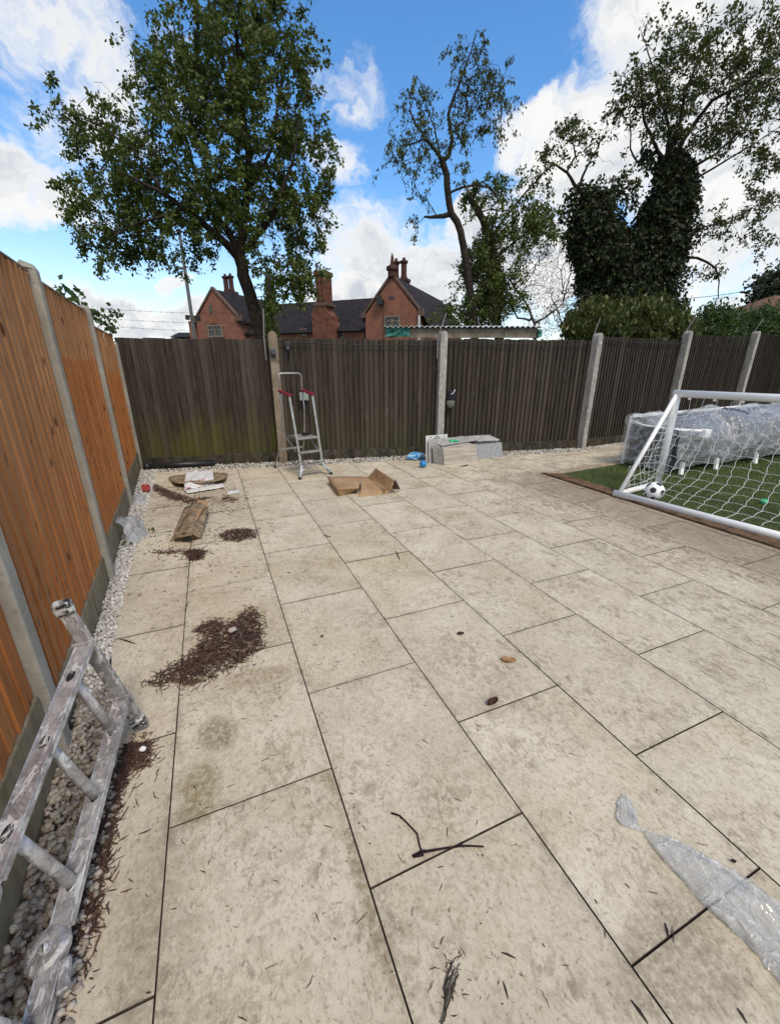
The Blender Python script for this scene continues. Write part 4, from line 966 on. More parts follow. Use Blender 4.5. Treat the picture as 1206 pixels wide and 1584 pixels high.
# main range between the gables
tm = 1.2; s0, ze = hl(368, 509, tm); s1, _ = hl(562, 506, tm); _, ze2 = hl(540, 507, tm); ze = ze2
rd = 5.; _, zr = hl(540, 463, tm+rd)
m = MB(); m.prism([(tm, 0), (tm+2*rd, 0), (tm+2*rd, ze), (tm, ze)], gL[1]-.01, gR[0]+.01, lambda u, v, a: (a, u, v)); part('wall', m, M_BRICK)
m = MB(); m.prism([(tm-.35, ze-.12), (tm+rd, zr), (tm+2*rd, ze), (tm+2*rd, ze-.15), (tm+rd, zr-.2), (tm-.35, ze-.3)], gL[2]+.5, gR[2]-.3, lambda u, v, a: (a, u, v)); part('roof', m, M_ROOF)
m = MB(); m.box(((s0+s1)/2, tm-.42, ze-.2), (s1-s0, .12, .12)); part('gutter', m, M_BLACK)
m = MB()
for px_ in (369, 564): s, z = hl(px_, 515, tm-.1); m.box((s, tm-.12, ze/2), (.12, .12, ze))
part('drainpipe', m, M_BLACK)
window(466, 474, 511, 518, tm, 2, False); window(519, 531, 513, 521, tm, 2, False)
# ridge tiles
# chimneys
def chimney_round(x, y0, y1, wpx, tt, n=2, gap=1.15):
    s, z1 = hl(x, y0, tt); _, z0 = hl(x, y1, tt); c = hl(x+wpx/2, y0, tt)[0]-hl(x-wpx/2, y0, tt)[0]; r = c/(2*n)
    root = MB(); root.box((s, tt, z0-1.0), (c*1.05, r*2.6, 2.4)); root.box((s, tt, z0+.28), (c*1.16, r*2.9, .22)); root = part('chimney', root, M_BRICKD)
    for i in range(n):
        m = MB(); cx = s+(i-(n-1)/2)*2*r*1.02; h_ = z1-z0
        m.lathe([(r*.86, .3), (r*.86, .55), (r*.72, .7), (r*.72, h_*.86), (r*.9, h_*.9), (r*1.02, h_*.93), (r*1.05, h_), (r*.6, h_), (r*.55, h_-.3)], (cx, tt, z0), 8); p = part('chimney_shaft', m, M_BRICKD); p.parent = root
        m = MB(); m.lathe([(r*.4, 0), (r*.38, .25), (r*.3, .25)], (cx, tt, z1-.02), 8); p = part('chimney_pot', m, M_BRICKD); p.parent = root
    return s
chimney_round(618.5, 404, 440, 24, 5., 2)
chimney_round(352, 427, 458, 16, 7., 2)
s, z = hl(605, 423); m = MB(); m.lathe([(.34, -.3), (.34, .1), (.46, .15), (.46, .35), (.16, .5), (.10, 1.0), (.0, 1.3)], (gR[2], .1, gR[4]+.3), 8); part('finial', m, M_BRICKD)
# big shouldered stack
tt = tm-.9; sa, zb = hl(481, 473, tt); sb, _ = hl(507, 473, tt); sc, zt = hl(485, 420, tt); sd_, _ = hl(501, 420, tt); m = MB()
m.prism([(sa, 0), (sb+.45, 0), (sb+.45, zb-1.6), (sb+.2, zb-1.1), (sb+.2, zb-.8), (sb-.2, zb-.4), (sd_, zb+.1), (sc, zb+.1), (sa, zb-.5)], tt, tt+1.3, lambda u, v, a: (u, a, v)); root = part('chimney', m, M_BRICKM)
m = MB(); m.box(((sc+sd_)/2, tt+.65, zb+.1), (sd_-sc+.3, 1.4, .25)); p = part('chimney_band', m, M_STONEW); p.parent = root
m = MB(); m.box(((sc+sd_)/2, tt+.65, (zb+zt)/2), ((sd_-sc)*.94, 1.1, zt-zb)); m.box(((sc+sd_)/2, tt+.65, zt-.1), (sd_-sc+.12, 1.3, .3))
for i in range(3): m.box((sc+(sd_-sc)*(i+.5)/3, tt+.06, (zb+zt)/2), (.16, .12, zt-zb-.6))
p = part('chimney_shaft', m, M_BRICKM); p.parent = root
# white flashing lines and rear gable with a white barge board
m = MB(); q0 = hl(352, 462, 6.); q1 = hl(372, 480, 3.2); m.beam((q0[0], 6., q0[1]), (q1[0], 3.2, q1[1]), .22, .1); part('flashing', m, M_LEAD)
tr = 9.; sp, zp = hl(645, 457, tr); s1, z1 = hl(679, 502, tr); k = (zp-z1)/(s1-sp); m = MB()
m.prism([(sp-5, 0), (s1, 0), (s1, z1), (sp, zp), (sp-5, zp-5*k)], tr, tr+8, lambda u, v, a: (u, a, v)); part('wall', m, M_BRICKD)
m = MB(); m.prism([(sp, zp+.25), (s1+.4, z1-.4*k+.25), (s1+.4, z1-.4*k), (sp, zp)], tr-.1, tr+.05, lambda u, v, a: (u, a, v)); part('barge_board', m, M_LEAD)
m = MB(); m.prism([(sp, zp+.30), (s1+.4, z1-.4*k+.30), (s1+.4, z1-.4*k+.1), (sp, zp+.1)], tr+.05, tr+8, lambda u, v, a: (u, a, v)); part('roof', m, M_ROOF)
# lean roof between right gable and rear wing
s0_, z0_ = hl(650, 500, .5); m = MB(); m.prism([(.6, z0_-.4), (tr, zp-.9), (tr, zp-1.2), (.6, z0_-.7)], gR[1]-1.5, gR[1]+.2, lambda u, v, a: (a, u, v)); part('roof', m, M_ROOF)
s0_, z0_ = hl(652, 490, .5); s1_, z1_ = hl(676, 503, 6); m = MB(); m.add([(gR[1], .6, z0_), (gR[1]+.1, tr, zp-.6), (s1+.2, tr, z1), (s1-.5, 5.0, z1-.2), (gR[1]+1, 1.2, z0_-1.)], [[0, 1, 2, 3, 4]]); part('roof', m, M_ROOF)
m = MB(); s, z = hl(648, 490, 0); m.box((s+.05, -.1, z-1.5), (.14, .12, 3.2)); part('downpipe', m, M_LEAD)
# security light with conduit on the gable
m = MB(); s, z = hl(590, 468); m.tube([(s+.25, -.1, 0), (s+.25, -.1, z-.3)], .05, 6); part('conduit', m, M_STONEW)
m = MB(); m.box((s, -.25, z), (.5, .4, .35)); m.box((s-.1, -.3, z+.3), (.3, .2, .3)); part('security_light', m, M_BLACK)

# pole
p0 = at(301, 520, 16.); pole = thing('lamp_post', 'slim grey steel pole with a small camera beside the left brick gable', 'pole', (p0[0], p0[1], 0))
zt = at(281, 355, 16.)[2]; m = MB(); m.tube([(p0[0], p0[1], 0), (p0[0], p0[1], zt)], [.07, .05], 8); m.build('pole_shaft', M_POLE, pole)
zc = at(301, 489, 16.)[2]; m = MB(); m.tube([(p0[0]-.12, p0[1], zc), (p0[0]+.22, p0[1], zc)], .03, 6); m.box((p0[0]+.2, p0[1]-.05, zc-.08), (.16, .22, .14)); m.box((p0[0]-.14, p0[1]-.05, zc-.05), (.14, .2, .14)); m.build('camera_head', M_BLACK, pole)
zc = at(288, 415, 16.)[2]; m = MB(); m.box((p0[0]-.16, p0[1], zc), (.3, .08, .06)); m.build('bracket', M_POLE, pole)
# distant grey roof just above the mossy fence, red roof and brick gable at the right
def hiproof(xl, xr, xp0, xp1, yb, yp, D, mat, wallmat, label, cat='house'):
    a, b_ = at(xl, yb, D), at(xr, yb, D); p, q = at(xp0, yp, D+4), at(xp1, yp, D+4); r = thing('house', label, cat, ((a[0]+b_[0])/2, (a[1]+b_[1])/2, 0))
    back = FH*8; m = MB(); m.add([a, b_, b_+back, a+back, p, q], [[0, 1, 5, 4], [1, 2, 5], [2, 3, 4, 5], [3, 0, 4]]); m.build('roof', mat, r)
    e = (b_-a)/np.linalg.norm(b_-a)*.4; m = MB(); vs = [a+e+FH*.4, b_-e+FH*.4, b_-e+back-FH*.4, a+e+back-FH*.4]; lo = [np.array([v[0], v[1], -.05]) for v in vs]; hi_ = [v-np.array([0, 0, .05]) for v in vs]
    m.add(lo+hi_, [[0, 1, 5, 4], [1, 2, 6, 5], [2, 3, 7, 6], [3, 0, 4, 7], [4, 5, 6, 7]]); m.build('wall', wallmat, r); return r
hiproof(262, 306, 276, 292, 521, 514, 55, M_ROOF, M_BRICKD, 'low dark grey roof far off between the orange fence and the steel pole')
r = hiproof(1118, 1300, 1195, 1215, 512, 457, 24, M_ROOFR, M_BRICKD, 'house with a red brown tiled hipped roof at the right edge beyond the hedge')
c = at(1058, 520, 26); gh = thing('house', 'small brick gable end with a white barge board peeping over the laurel', 'house', (c[0], c[1], 0), -YAW)
def g2(x, y): p = at(x, y, 26); return float((p-c)@_R), float(p[2])
(sa, za), (sp, zp), (sb, zb) = g2(1034, 508), g2(1050, 486), g2(1066, 512)
m = MB(); m.prism([(sa-1, 0), (sb, 0), (sb, zb), (sp, zp), (sa-1, za-.6)], 0, 7, lambda u, v, a: (u, a, v)); m.build('wall', M_BRICK, gh, world=False)
m = MB(); m.prism([(sp-.1, zp+.2), (sb+.3, zb), (sb+.3, zb-.25), (sp-.1, zp-.05)], -.12, .0, lambda u, v, a: (u, a, v)); m.build('barge_board', M_LEAD, gh, world=False)
m = MB(); m.prism([(sp, zp+.15), (sb+.3, zb-.05), (sb+.3, zb-.2), (sp, zp)], .003, 7, lambda u, v, a: (u, a, v)); m.prism([(sp, zp+.15), (sa-1.2, za-.6), (sa-1.2, za-.75), (sp, zp)], .003, 7, lambda u, v, a: (u, a, v)); m.build('roof', M_ROOFR, gh, world=False)
# overhead wire at the right
m = MB(); m.tube(sagline(at(1050, 462, 28), at(1240, 430, 28), .2), .02, 4); tag(m.build('overhead_wire', M_CABLE), 'thin overhead wire crossing the sky above the right hand hedge', 'wire')

# ------------------------------------------------------------------ shed behind the fence
SD = 9.6; a, b_ = at(597, 512, SD), at(832, 512, SD+.0); d = Vector(b_-a); d.z = 0; L = d.length; rz = math.atan2(d.y, d.x)
zt = at(700, 506, SD)[2]; zb = at(700, 521, SD)[2]
shed = thing('shed', 'garden shed roof of white corrugated sheets with a grey timber fascia behind the fence', 'shed', (a[0], a[1], 0), rz)
nw = 150; m = MB(); vs = []; 
for r_ in (0, 1):
    for i in range(nw+1): x = -.05+(L+.1)*i/nw; vs.append((x, -.12+2.5*r_, zt-.0+.018*sin(i*2*pi/5)+.12*r_+.03*sin(i/nw*3)*0))
nv = nw+1; vs += [(v[0], v[1], v[2]+.008) for v in vs]
fs = [[i, i+1, nv+i+1, nv+i] for i in range(nw)]+[[2*nv+i, 2*nv+i+1, 3*nv+i+1, 3*nv+i] for i in range(nw)]+[[i, i+1, 2*nv+i+1, 2*nv+i] for i in range(nw)]
m.add(vs, fs); part('roof_sheet', m, M_FIBRE, shed)
xs = [.52, L*.40, L*.79, L-.02]
for a_, b2 in zip(xs, xs[1:]):
    m = MB(); m.box(((a_+b2)/2, -.02, (zt+zb)/2-.02), (b2-a_-.008, .03, zt-zb-.0)); part('fascia_board', m, M_FASCIA, shed, bevel=.003)
m = MB(); m.box((L/2, 1.1, (zb-.05)/2), (L-.1, 2.2, zb-.06)); part('wall', m, M_FASCIA, shed)
m = MB(); m.box((.25, -.02, (zt+zb)/2-.01), (.52, .10, zt-zb-.02)); o = part('tarpaulin', m, M_TARP, shed)
m = MB(); m.box((L+.02, .1, (zt+zb)/2-.03), (.08, .4, zt-zb-.03)); part('tarpaulin', m, M_TARP, shed)
for o_ in shed.children:
    if o_.name.startswith('tarpaulin'):
        bm_ = bmesh.new(); bm_.from_mesh(o_.data); bmesh.ops.subdivide_edges(bm_, edges=bm_.edges, cuts=5, use_grid_fill=True)
        for v in bm_.verts: v.co += Vector((0, mnoise.noise(v.co*11)*.05, mnoise.noise(v.co*9+Vector((5, 5, 5)))*.03))
        bm_.to_mesh(o_.data); bm_.free()

# ------------------------------------------------------------------ step ladder
SL = thing('step_ladder', 'slim aluminium step ladder with red handles and platform before the dark fence', 'step ladder', (1.22, 6.35, 0))
FLf = [Vector((1.03, 5.86, .0)), Vector((1.50, 5.98, .0))]; BLf = [Vector((.965, 6.72, .0)), Vector((1.44, 6.84, .0))]
uX = (Vector((1.48, 6.06, 0))-Vector((1.17, 5.99, 0))).normalized(); uY = Vector((-uX.y, uX.x, 0))
W_ = .335; FB = Vector((1.13, 5.93, 0)); 
def sl(x, y, z): return FB+uX*x+uY*y+Vector((0, 0, z))
fr_top = [sl(-.055, .17, 1.175), sl(W_-.035, .17, 1.175)]; fr_bot = [sl(.00, .05, .14), sl(W_+.01, .05, .14)]
for i in (0, 1):
    m = MB(); m.beam(fr_bot[i], fr_top[i], .017, .034, uX); m.build('front_stile', M_ALU, SL, bevel=.003)
    m = MB(); f0 = sl(-.08 if i == 0 else W_+.09, -.05, .012); m.beam(fr_bot[i]+Vector((0, 0, .03)), f0, .02, .03, uX); m.beam(sl(.06 if i == 0 else W_-.05, .05, .165), f0+Vector((0, 0, .05)), .01, .02, uX); br = m.build('splayed_foot', M_ALU, SL)
    m = MB(); m.box(f0+Vector((0, 0, .005)), (.045, .045, .035)); m.build('rubber_foot', M_BLACK, br)
for z, n_ in ((.175, 'step'), (.365, 'step')):
    k = (z-.14)/1.03; y = .05+.12*k; x = -.0-.055*k; m = MB(); m.box(sl(x+W_/2+.005, y, z), (W_-.01, .085, .028), Matrix.Rotation(math.atan2(uX.y, uX.x), 3, 'Z')); m.build(n_, M_ALU, SL, bevel=.004)
RM = Matrix.Rotation(math.atan2(uX.y, uX.x), 3, 'Z')
m = MB(); m.box(sl(W_/2-.02, .27, .560), (W_+.0, .33, .03), RM)
pf = m.build('platform', M_ALU, SL, bevel=.004)
m = MB(); m.box(sl(W_/2-.02, .27, .579), (W_-.05, .27, .006), RM); m.build('platform_mat', simple('dusty_grey_rubber', (.20, .185, .165), .9, var=.4, scale=15), pf)
for i in (0, 1):     # rear legs and guard rail
    x0 = -.05 if i == 0 else W_-.03; xf = -.11 if i == 0 else W_+.03
    m = MB(); m.tube([sl(xf, .86, .02), sl(x0-.02, .50, .56), sl(x0-.01, .47, .95), sl(x0-.01, .50, 1.25)], .012, 8); m.build('rear_leg', M_ALU, SL, smooth=True)
    m = MB(); m.tube([sl(xf, .86, 0), sl(xf, .86, .04)], .018, 8); m.build('rubber_foot', M_BLACK, SL)
    m = MB(); m.beam(sl(x0, .14, 1.17), sl(x0-.005, .52, 1.225), .028, .06, uX); m.build('handle', M_RED, SL, bevel=.008)
m = MB(); xl, xr = -.06, W_-.04; y = .5
m.tube([sl(xl, y, 1.2), sl(xl, y, 1.42), sl(xl+.012, y, 1.452), sl(xl+.045, y, 1.465), sl(xr-.045, y, 1.465), sl(xr-.012, y, 1.452), sl(xr, y, 1.42), sl(xr, y, 1.2)], .0125, 8); m.build('guard_rail', M_ALU, SL, smooth=True)
m = MB(); m.beam(sl(-.09, .72, .32), sl(W_+.0, .72, .32), .012, .03, (0, 0, 1)); m.build('crossbar', M_ALU, SL)
for i in (0, 1):
    m = MB(); x0 = -.045 if i == 0 else W_-.03; m.beam(sl(x0, .10, .38), sl(x0, .44, .55), .006, .014, uX); m.build('brace', M_ALU, SL)
m = MB(); m.tube([sl(.12, .20, .60), sl(.16, .22, .61), sl(.20, .21, .60)], [.022, .03, .018], 8, flat=.6); m.tube([sl(.20, .21, .60), sl(.26, .24, .60)], .012, 6)
tag(m.build('brush_head', M_TWIGBLK, smooth=True), 'small dark tool lying on the step ladder platform', 'tool')

# ------------------------------------------------------------------ folding ladder lying on its edge by the orange fence
v = Vector((-.0811, -.9802, -.1804)).normalized(); u = Vector((-.1519, -.1384, .9787)).normalized(); u = (u-v*u.dot(v)).normalized(); wv = v.cross(u).normalized()
B0 = Vector((-.511, 1.669, .217)); Aq = B0+u*.335; foot = Vector((-.483, 1.694, .04)); ub = Vector((-.1519, -.1384, .9787)).normalized()
LD = thing('ladder', 'paint splattered aluminium folding ladder lying on edge against the orange fence', 'ladder', (B0.x, B0.y-.8, 0))
def stile(p, e, s0, s1, name):
    m = MB()
    c0, c1 = p+v*s0, p+v*s1
    m.beam(c0, c1, .005, .066, u); 
    for sg in (-1, 1): m.beam(c0+wv*sg*.034+u*e*.010, c1+wv*sg*.034+u*e*.010, .026, .006, u)
    return m.build(name, M_LADDER, LD, bevel=.0015)
def boxbeam(c0, c1, a_, b2, name, mat=None, par=None):
    m = MB(); z = (c1-c0).normalized(); x = wv; y = z.cross(x); M = Matrix((x, y, z)).transposed(); m.box((c0+c1)/2, (a_, b2, (c1-c0).length), M); return m.build(name, mat or M_LADDER, par or LD, bevel=.004)
for p, e in ((Aq, 1), (B0, -1)):
    s1 = 1.5 if e == 1 else 1.5
    st = boxbeam(p-v*.03, p+v*.70, .056, .026, 'stile'); st2 = boxbeam(p+v*.78, p+v*1.6, .056, .026, 'stile')
    # edge beads proud of the web
    for sg in (-1, 1):
        m = MB(); m.tube([p-v*.03+wv*sg*.027+u*.013*1, p+v*.70+wv*sg*.027+u*.013], .0032, 6); m.build('edge_bead', M_LADDER, st)
        m = MB(); m.tube([p+v*.78+wv*sg*.027+u*.013*1, p+v*1.6+wv*sg*.027+u*.013], .0032, 6); m.build('edge_bead', M_LADDER, st2)
for s in (.112, .355, .60, .90, 1.15):
    a_, b2 = Aq+v*s, B0+v*s; m = MB(); m.tube([b2-u*.002, a_+u*.002], .0165, 12, flat=.8); m.build('rung', M_LADDER, LD, smooth=True)
    for p, e in ((a_, 1), (b2, -1)):
        m = MB(); MM = Matrix((v, wv, u)).transposed(); m.lathe([(0, .0025), (.012, .0025), (.0165, .0015), (.0175, 0)], p+u*.0125, 16, M=MM @ Matrix.Diagonal((1.35, .8, 1))); m.build('rung_end', M_FOOT, LD, smooth=True)
# stabiliser bar and its rubber shoes
bo = -v*.0+wv*.0
bar0, bar1 = foot+ub*.015, foot+ub*.70
m = MB(); z = ub; x = wv; y = z.cross(x); M = Matrix((x, y, z)).transposed(); m.box((bar0+bar1)/2-v*.045, (.05, .026, .66), M); m.build('stabiliser_bar', M_LADDER, LD, bevel=.006)
for c in (bar0-v*.045+ub*.0, bar1-v*.045-ub*.0):
    m = MB(); m.box(c, (.060, .038, .055), M); m.build('rubber_shoe', M_FOOT, LD, bevel=.009)
for p in (Aq, B0):
    m = MB(); m.box(p-v*.035, (.074, .05, .012), Matrix((wv, u, v)).transposed()); m.build('end_bracket', M_LADDER, LD, bevel=.002)
# hinges
for p, e in ((Aq, 1), (B0, -1)):
    hp = p+v*.74+u*.0; MM = Matrix((v, wv, u)).transposed()
    h_ = MB(); h_.lathe([(0, .026), (.012, .026), (.016, .022), (.036, .022), (.048, .017), (.052, .008), (.052, -.010), (.040, -.018), (0, -.018)], hp+wv*.020, 20, M=MM); h_ = h_.build('hinge', M_LADDER, LD, smooth=False, bevel=.001)
    m = MB(); m.lathe([(0, .033), (.010, .032), (.013, .026)], hp+wv*.020, 10, M=MM); m.build('hinge_pin', M_FOOT, h_, smooth=True)
    for sg in (-1, 1):
        m = MB(); m.box(hp+v*.062*sg+wv*.004, (.085, .052, .014), Matrix((v, wv, u)).transposed()); m.build('hinge_plate', M_LADDER, LD, bevel=.004)
    m = MB(); m.beam(hp+v*.03-wv*.03, hp+v*.10-wv*.045, .028, .02, u); m.build('hinge_lever', M_LADDER, LD, bevel=.006)

# ------------------------------------------------------------------ football goal
gd = Vector((.132, -.991, 0)).normalized(); GP = Vector((5.50, 3.56, 0)); GR = Vector((4.575, 3.42, .045)); GLen = 3.0; R_ = .044
goal = thing('football_goal', 'white tubular football goal with a white net standing at the edge of the turf', 'football goal', GP)
TOP = 1.235
for k in (0, 1):
    o0 = gd*GLen*k
    m = MB(); m.tube([GP+o0+Vector((0, 0, .03)), GP+o0+Vector((0, 0, TOP))], R_, 16); m.build('post', M_WHITE, goal, smooth=True)
    m = MB(); m.tube([GP+o0+Vector((0, 0, .045)), GR+o0], .036, 12); m.build('base_bar', M_WHITE, goal, smooth=True)
    m = MB(); m.tube([GP+o0+Vector((-.02, 0, TOP-.02)), GR+o0+Vector((.03, 0, .03))], .026, 12); m.build('stay_bar', M_WHITE, goal, smooth=True)
m = MB(); m.tube([GP-gd*.04+Vector((0, 0, TOP)), GP+gd*(GLen+.04)+Vector((0, 0, TOP))], R_, 16); m.build('crossbar', M_WHITE, goal, smooth=True)
m = MB(); m.tube([GR-gd*.05, GR+gd*(GLen+.05)], R_*.95, 16); m.build('rear_bar', M_WHITE, goal, smooth=True)
m = MB()
def netp(s, q):      # s along the goal, q 0 (crossbar) .. 1 (rear bar)
    a = GP+gd*s+Vector((0, 0, TOP-.05)); b2 = GR+gd*s+Vector((.02, 0, .05)); p = a.lerp(b2, q)
    sag = 4*q*(1-q); p += Vector((.16, .0, -.17))*sag*(1+.25*sin(s*2.1)); nz = Vector((p.x*3, p.y*3, p.z*3))
    return p+Vector((mnoise.noise(nz)*.03, mnoise.noise(nz+Vector((9, 0, 0)))*.05, mnoise.noise(nz+Vector((0, 9, 0)))*.045))
ns = 21; nq = 11
for i in range(ns+1):
    s = GLen*i/ns; m.tube([netp(s+.007*(-1)**j*(1 if 0 < j < nq*2 else 0), j/(nq*2)) for j in range(nq*2+1)], .0025, 4, cap=False)
for j in range(1, nq):
    m.tube([netp(GLen*i/(ns*2), j/nq+.004*(-1)**i) for i in range(ns*2+1)], .0025, 4, cap=False)
for k in (0, 1):
    o0 = gd*GLen*k
    def sp_(x, z): p = GP.lerp(Vector((GR.x, GR.y, 0)), x)+o0+Vector((0, 0, z)); nz = p*4; return p+Vector((0, mnoise.noise(nz)*.06+.05*(1-2*k)*sin(pi*x)*sin(pi*z/TOP), mnoise.noise(nz+Vector((4, 4, 4)))*.05))
    for x in np.linspace(.06, .94, 9): zt_ = (TOP-.06)*(1-x)+.04; m.tube([sp_(x, .06+(zt_-.06)*q) for q in np.linspace(0, 1, 9)], .0026, 4, cap=False)
    for z in np.linspace(.14, 1.05, 10): xm = 1-(z-.04)/(TOP-.06); m.tube([sp_(xm*q, z) for q in np.linspace(0, 1, 7)], .0026, 4, cap=False)
m.build('net', M_NET, goal)
for s in np.linspace(.15, GLen-.1, 11):
    c = MB(); c.box(GP+gd*s+Vector((0, 0, TOP-.055)), (.02, .03, .03)); c.build('net_clip', M_WHITE, goal)

# football
fb = gz(1010, 777); fc = Vector((fb[0]+.02, fb[1]+.03, .112+.02)); bm_ = bmesh.new(); bmesh.ops.create_icosphere(bm_, subdivisions=5, radius=.108)
iv_ = ico(1)[0][:]; bmi = bmesh.new(); bmesh.ops.create_icosphere(bmi, subdivisions=1, radius=1); base = [v_.co.normalized() for v_ in bmi.verts]; bmi.free()
RQ = Matrix.Rotation(.4, 3, 'X') @ Matrix.Rotation(.9, 3, 'Z')
for f in bm_.faces:
    n_ = f.calc_center_median().normalized(); ds = sorted((n_.angle(b3), i) for i, b3 in enumerate(base)); bb = base[ds[0][1]]
    near5 = [base[i] for _, i in sorted((bb.angle(b3), i) for i, b3 in enumerate(base))[1:6]]
    # pentagon: plane test towards each neighbour
    f.material_index = 1 if all((n_-bb*n_.dot(bb)).dot((b3-bb*b3.dot(bb)).normalized()) < .285 for b3 in near5) and n_.dot(bb) > .8 else 0
    f.smooth = True
bmesh.ops.rotate(bm_, verts=bm_.verts, matrix=RQ)
me = bpy.data.meshes.new('football'); bm_.to_mesh(me); bm_.free(); me.materials.append(M_WHITE); me.materials.append(M_BLACK)
fo = bpy.data.objects.new('football', me); C.objects.link(fo); fo.location = fc; tag(fo, 'black and white football resting by the base of the goal post', 'football')

# ------------------------------------------------------------------ wrapped garden sofa
def cushion(name, c, size, mat, parent, M=None, seed=0, puff=.25):
    bm_ = bmesh.new(); bmesh.ops.create_cube(bm_, size=1); bmesh.ops.subdivide_edges(bm_, edges=bm_.edges, cuts=9, use_grid_fill=True)
    for v_ in bm_.verts:
        x, y, z = [2*k for k in v_.co]; v_.co.x = .5*x*(1-.06*(y*y+z*z)); v_.co.y = .5*y*(1-.06*(x*x+z*z)); v_.co.z = .5*z*(1+puff*(1-x*x)*(1-y*y)-.08*(x*x+y*y))
        v_.co = Vector((v_.co.x*size[0], v_.co.y*size[1], v_.co.z*size[2])); v_.co += Vector((1, 1, 1))*mnoise.noise(v_.co*6+Vector((seed, 0, 0)))*.02
        if M is not None: v_.co = M @ v_.co
        v_.co += Vector(c)
    me = bpy.data.meshes.new(name); bm_.to_mesh(me); bm_.free(); me.materials.append(mat); me.polygons.foreach_set('use_smooth', [True]*len(me.polygons))
    me.transform(wm(parent).inverted()); o = bpy.data.objects.new(name, me); C.objects.link(o); o.parent = parent; return o
sx0, sx1, syf, syb = 6.24, 9.9, 3.88, 4.68
sofa = thing('garden_sofa', 'grey cushioned garden sofa on white metal frames, bundled up in clear plastic on the turf', 'sofa', (6.3, 4.2, 0))
tilt = .045
def SZ(x): return (x-sx0)*0.0
m = MB(); m.beam((sx0, syb, .80), (sx1, syb+.15, .84), .045, .045); m.build('top_rail', M_WHITE, sofa, bevel=.008)
for x in (sx0+.02, 7.5, 8.7, sx1): m = MB(); m.beam((x, syb+.03, .02), (x, syb+.03, .80), .04, .05, (1, 0, 0)); m.build('rear_leg', M_WHITE if x > 7 else M_WHITE, sofa, bevel=.004)
m = MB(); m.box((sx0+.03, (syf+syb)/2, .36), (.05, syb-syf-.05, .62)); m.build('arm_panel', M_CHAR, sofa, bevel=.01)
m = MB(); pts = [(sx0+.02, syb-.02, .72), (sx0+.10, syb-.15, .665), (sx0+.3, syf+.25, .64), (sx0+.55, syf+.05, .635), (sx0+.62, syf, .62)]; m.tube(pts, .022, 10); m.build('arm_rail', M_WHITE, sofa, smooth=True)
m = MB(); m.box((sx0+.62, syf+.02, .60), (.14, .10, .12)); m.build('frame_corner', M_WHITE, sofa, bevel=.008)
m = MB(); m.box((sx0+.68, syf+.03, .37), (.10, .10, .42)); m.build('arm_post', M_CHAR, sofa, bevel=.008)
for x in (6.44, 7.28, 8.35, 9.5):
    m = MB(); m.beam((x, syf-.03, .0), (x+.06, syf+.02, .18), .075, .04, (0, 1, 0)); m.build('front_foot', M_WHITE, sofa, bevel=.005)
m = MB(); m.box(((sx0+sx1)/2, (syf+syb)/2, .20), (sx1-sx0-.1, syb-syf-.12, .16)); m.build('seat_base', M_CHAR, sofa, bevel=.02)
cushion('seat_cushion', (6.95, 4.22, .36), (1.2, .66, .22), M_CHAR, sofa, seed=1); cushion('seat_cushion', (8.25, 4.22, .36), (1.25, .66, .24), M_CHAR, sofa, seed=2); cushion('seat_cushion', (9.5, 4.3, .38), (1.1, .66, .24), M_CHAR, sofa, seed=3)
cushion('back_cushion', (7.55, 4.38, .60), (1.1, .46, .26), M_BLGREY, sofa, Matrix.Rotation(.55, 3, 'X'), seed=4); cushion('back_cushion', (8.6, 4.32, .64), (1.1, .46, .28), M_BLGREY, sofa, Matrix.Rotation(.5, 3, 'X') @ Matrix.Rotation(.12, 3, 'Y'), seed=5)
cushion('back_cushion', (9.55, 4.38, .66), (1.0, .46, .26), M_BLGREY, sofa, Matrix.Rotation(.4, 3, 'X'), seed=6); cushion('back_cushion', (6.7, 4.45, .50), (.8, .3, .22), M_CHAR, sofa, Matrix.Rotation(.6, 3, 'X'), seed=7)
# plastic film draped over it
nx_, ny_ = 260, 110; Vv = []
for i in range(nx_+1):
    x = sx0-.04+(sx1-sx0+.3)*i/nx_
    prof = [(syb+.09, .06), (syb+.07, .80), (syb-.02, .84), (syb-.28, .72+.20*min(1, max(0, (x-6.7)/.6))+.04*sin(x*5.2)), (syf+.20, .64+.10*min(1, max(0, (x-6.8)/.6))), (syf-.02, .60-.10*min(1, max(0, (x-6.9)/.4))), (syf-.08, .28), (syf-.06, .14)]
    L_ = [0]
    for p, q in zip(prof, prof[1:]): L_.append(L_[-1]+math.hypot(q[0]-p[0], q[1]-p[1]))
    for j in range(ny_+1):
        s = L_[-1]*j/ny_; y = np.interp(s, L_, [p[0] for p in prof]); z = np.interp(s, L_, [p[1] for p in prof])
        p = Vector((x, y, z)); a_ = mnoise.noise(Vector((x*1.7, s*1.6, 3.)))
        wv2 = Vector((x*3.4+s*2, s*3.6-x*.8, a_*2)); rg = 1-abs(mnoise.noise(wv2))*2.6; rg2 = 1-abs(mnoise.noise(Vector((x*8-s*5, s*9+x*2, 7))))*2.4; rg3 = 1-abs(mnoise.noise(Vector((x*19+s*9, s*17-x*6, 1.3))))*2.4
        amp = .028*min(1, j/12)*min(1, (ny_-j)/8+.3); nrm = Vector((0, -.6, .8)) if j > 20 else Vector((0, 1, .1))
        p += nrm*(a_*.10+rg*amp+rg2*.007+rg3*.0015-.012); p.x += mnoise.noise(Vector((s*4, x*2, 9)))*.03; p.z = max(p.z, .03)
        Vv.append(p[:])
idx = np.arange((nx_+1)*(ny_+1)).reshape(nx_+1, ny_+1); F = np.stack([idx[:-1, :-1], idx[1:, :-1], idx[1:, 1:], idx[:-1, 1:]], -1).reshape(-1, 4)
npmesh('plastic_cover', np.array(Vv), F, M_FILM, sofa, smooth=True)
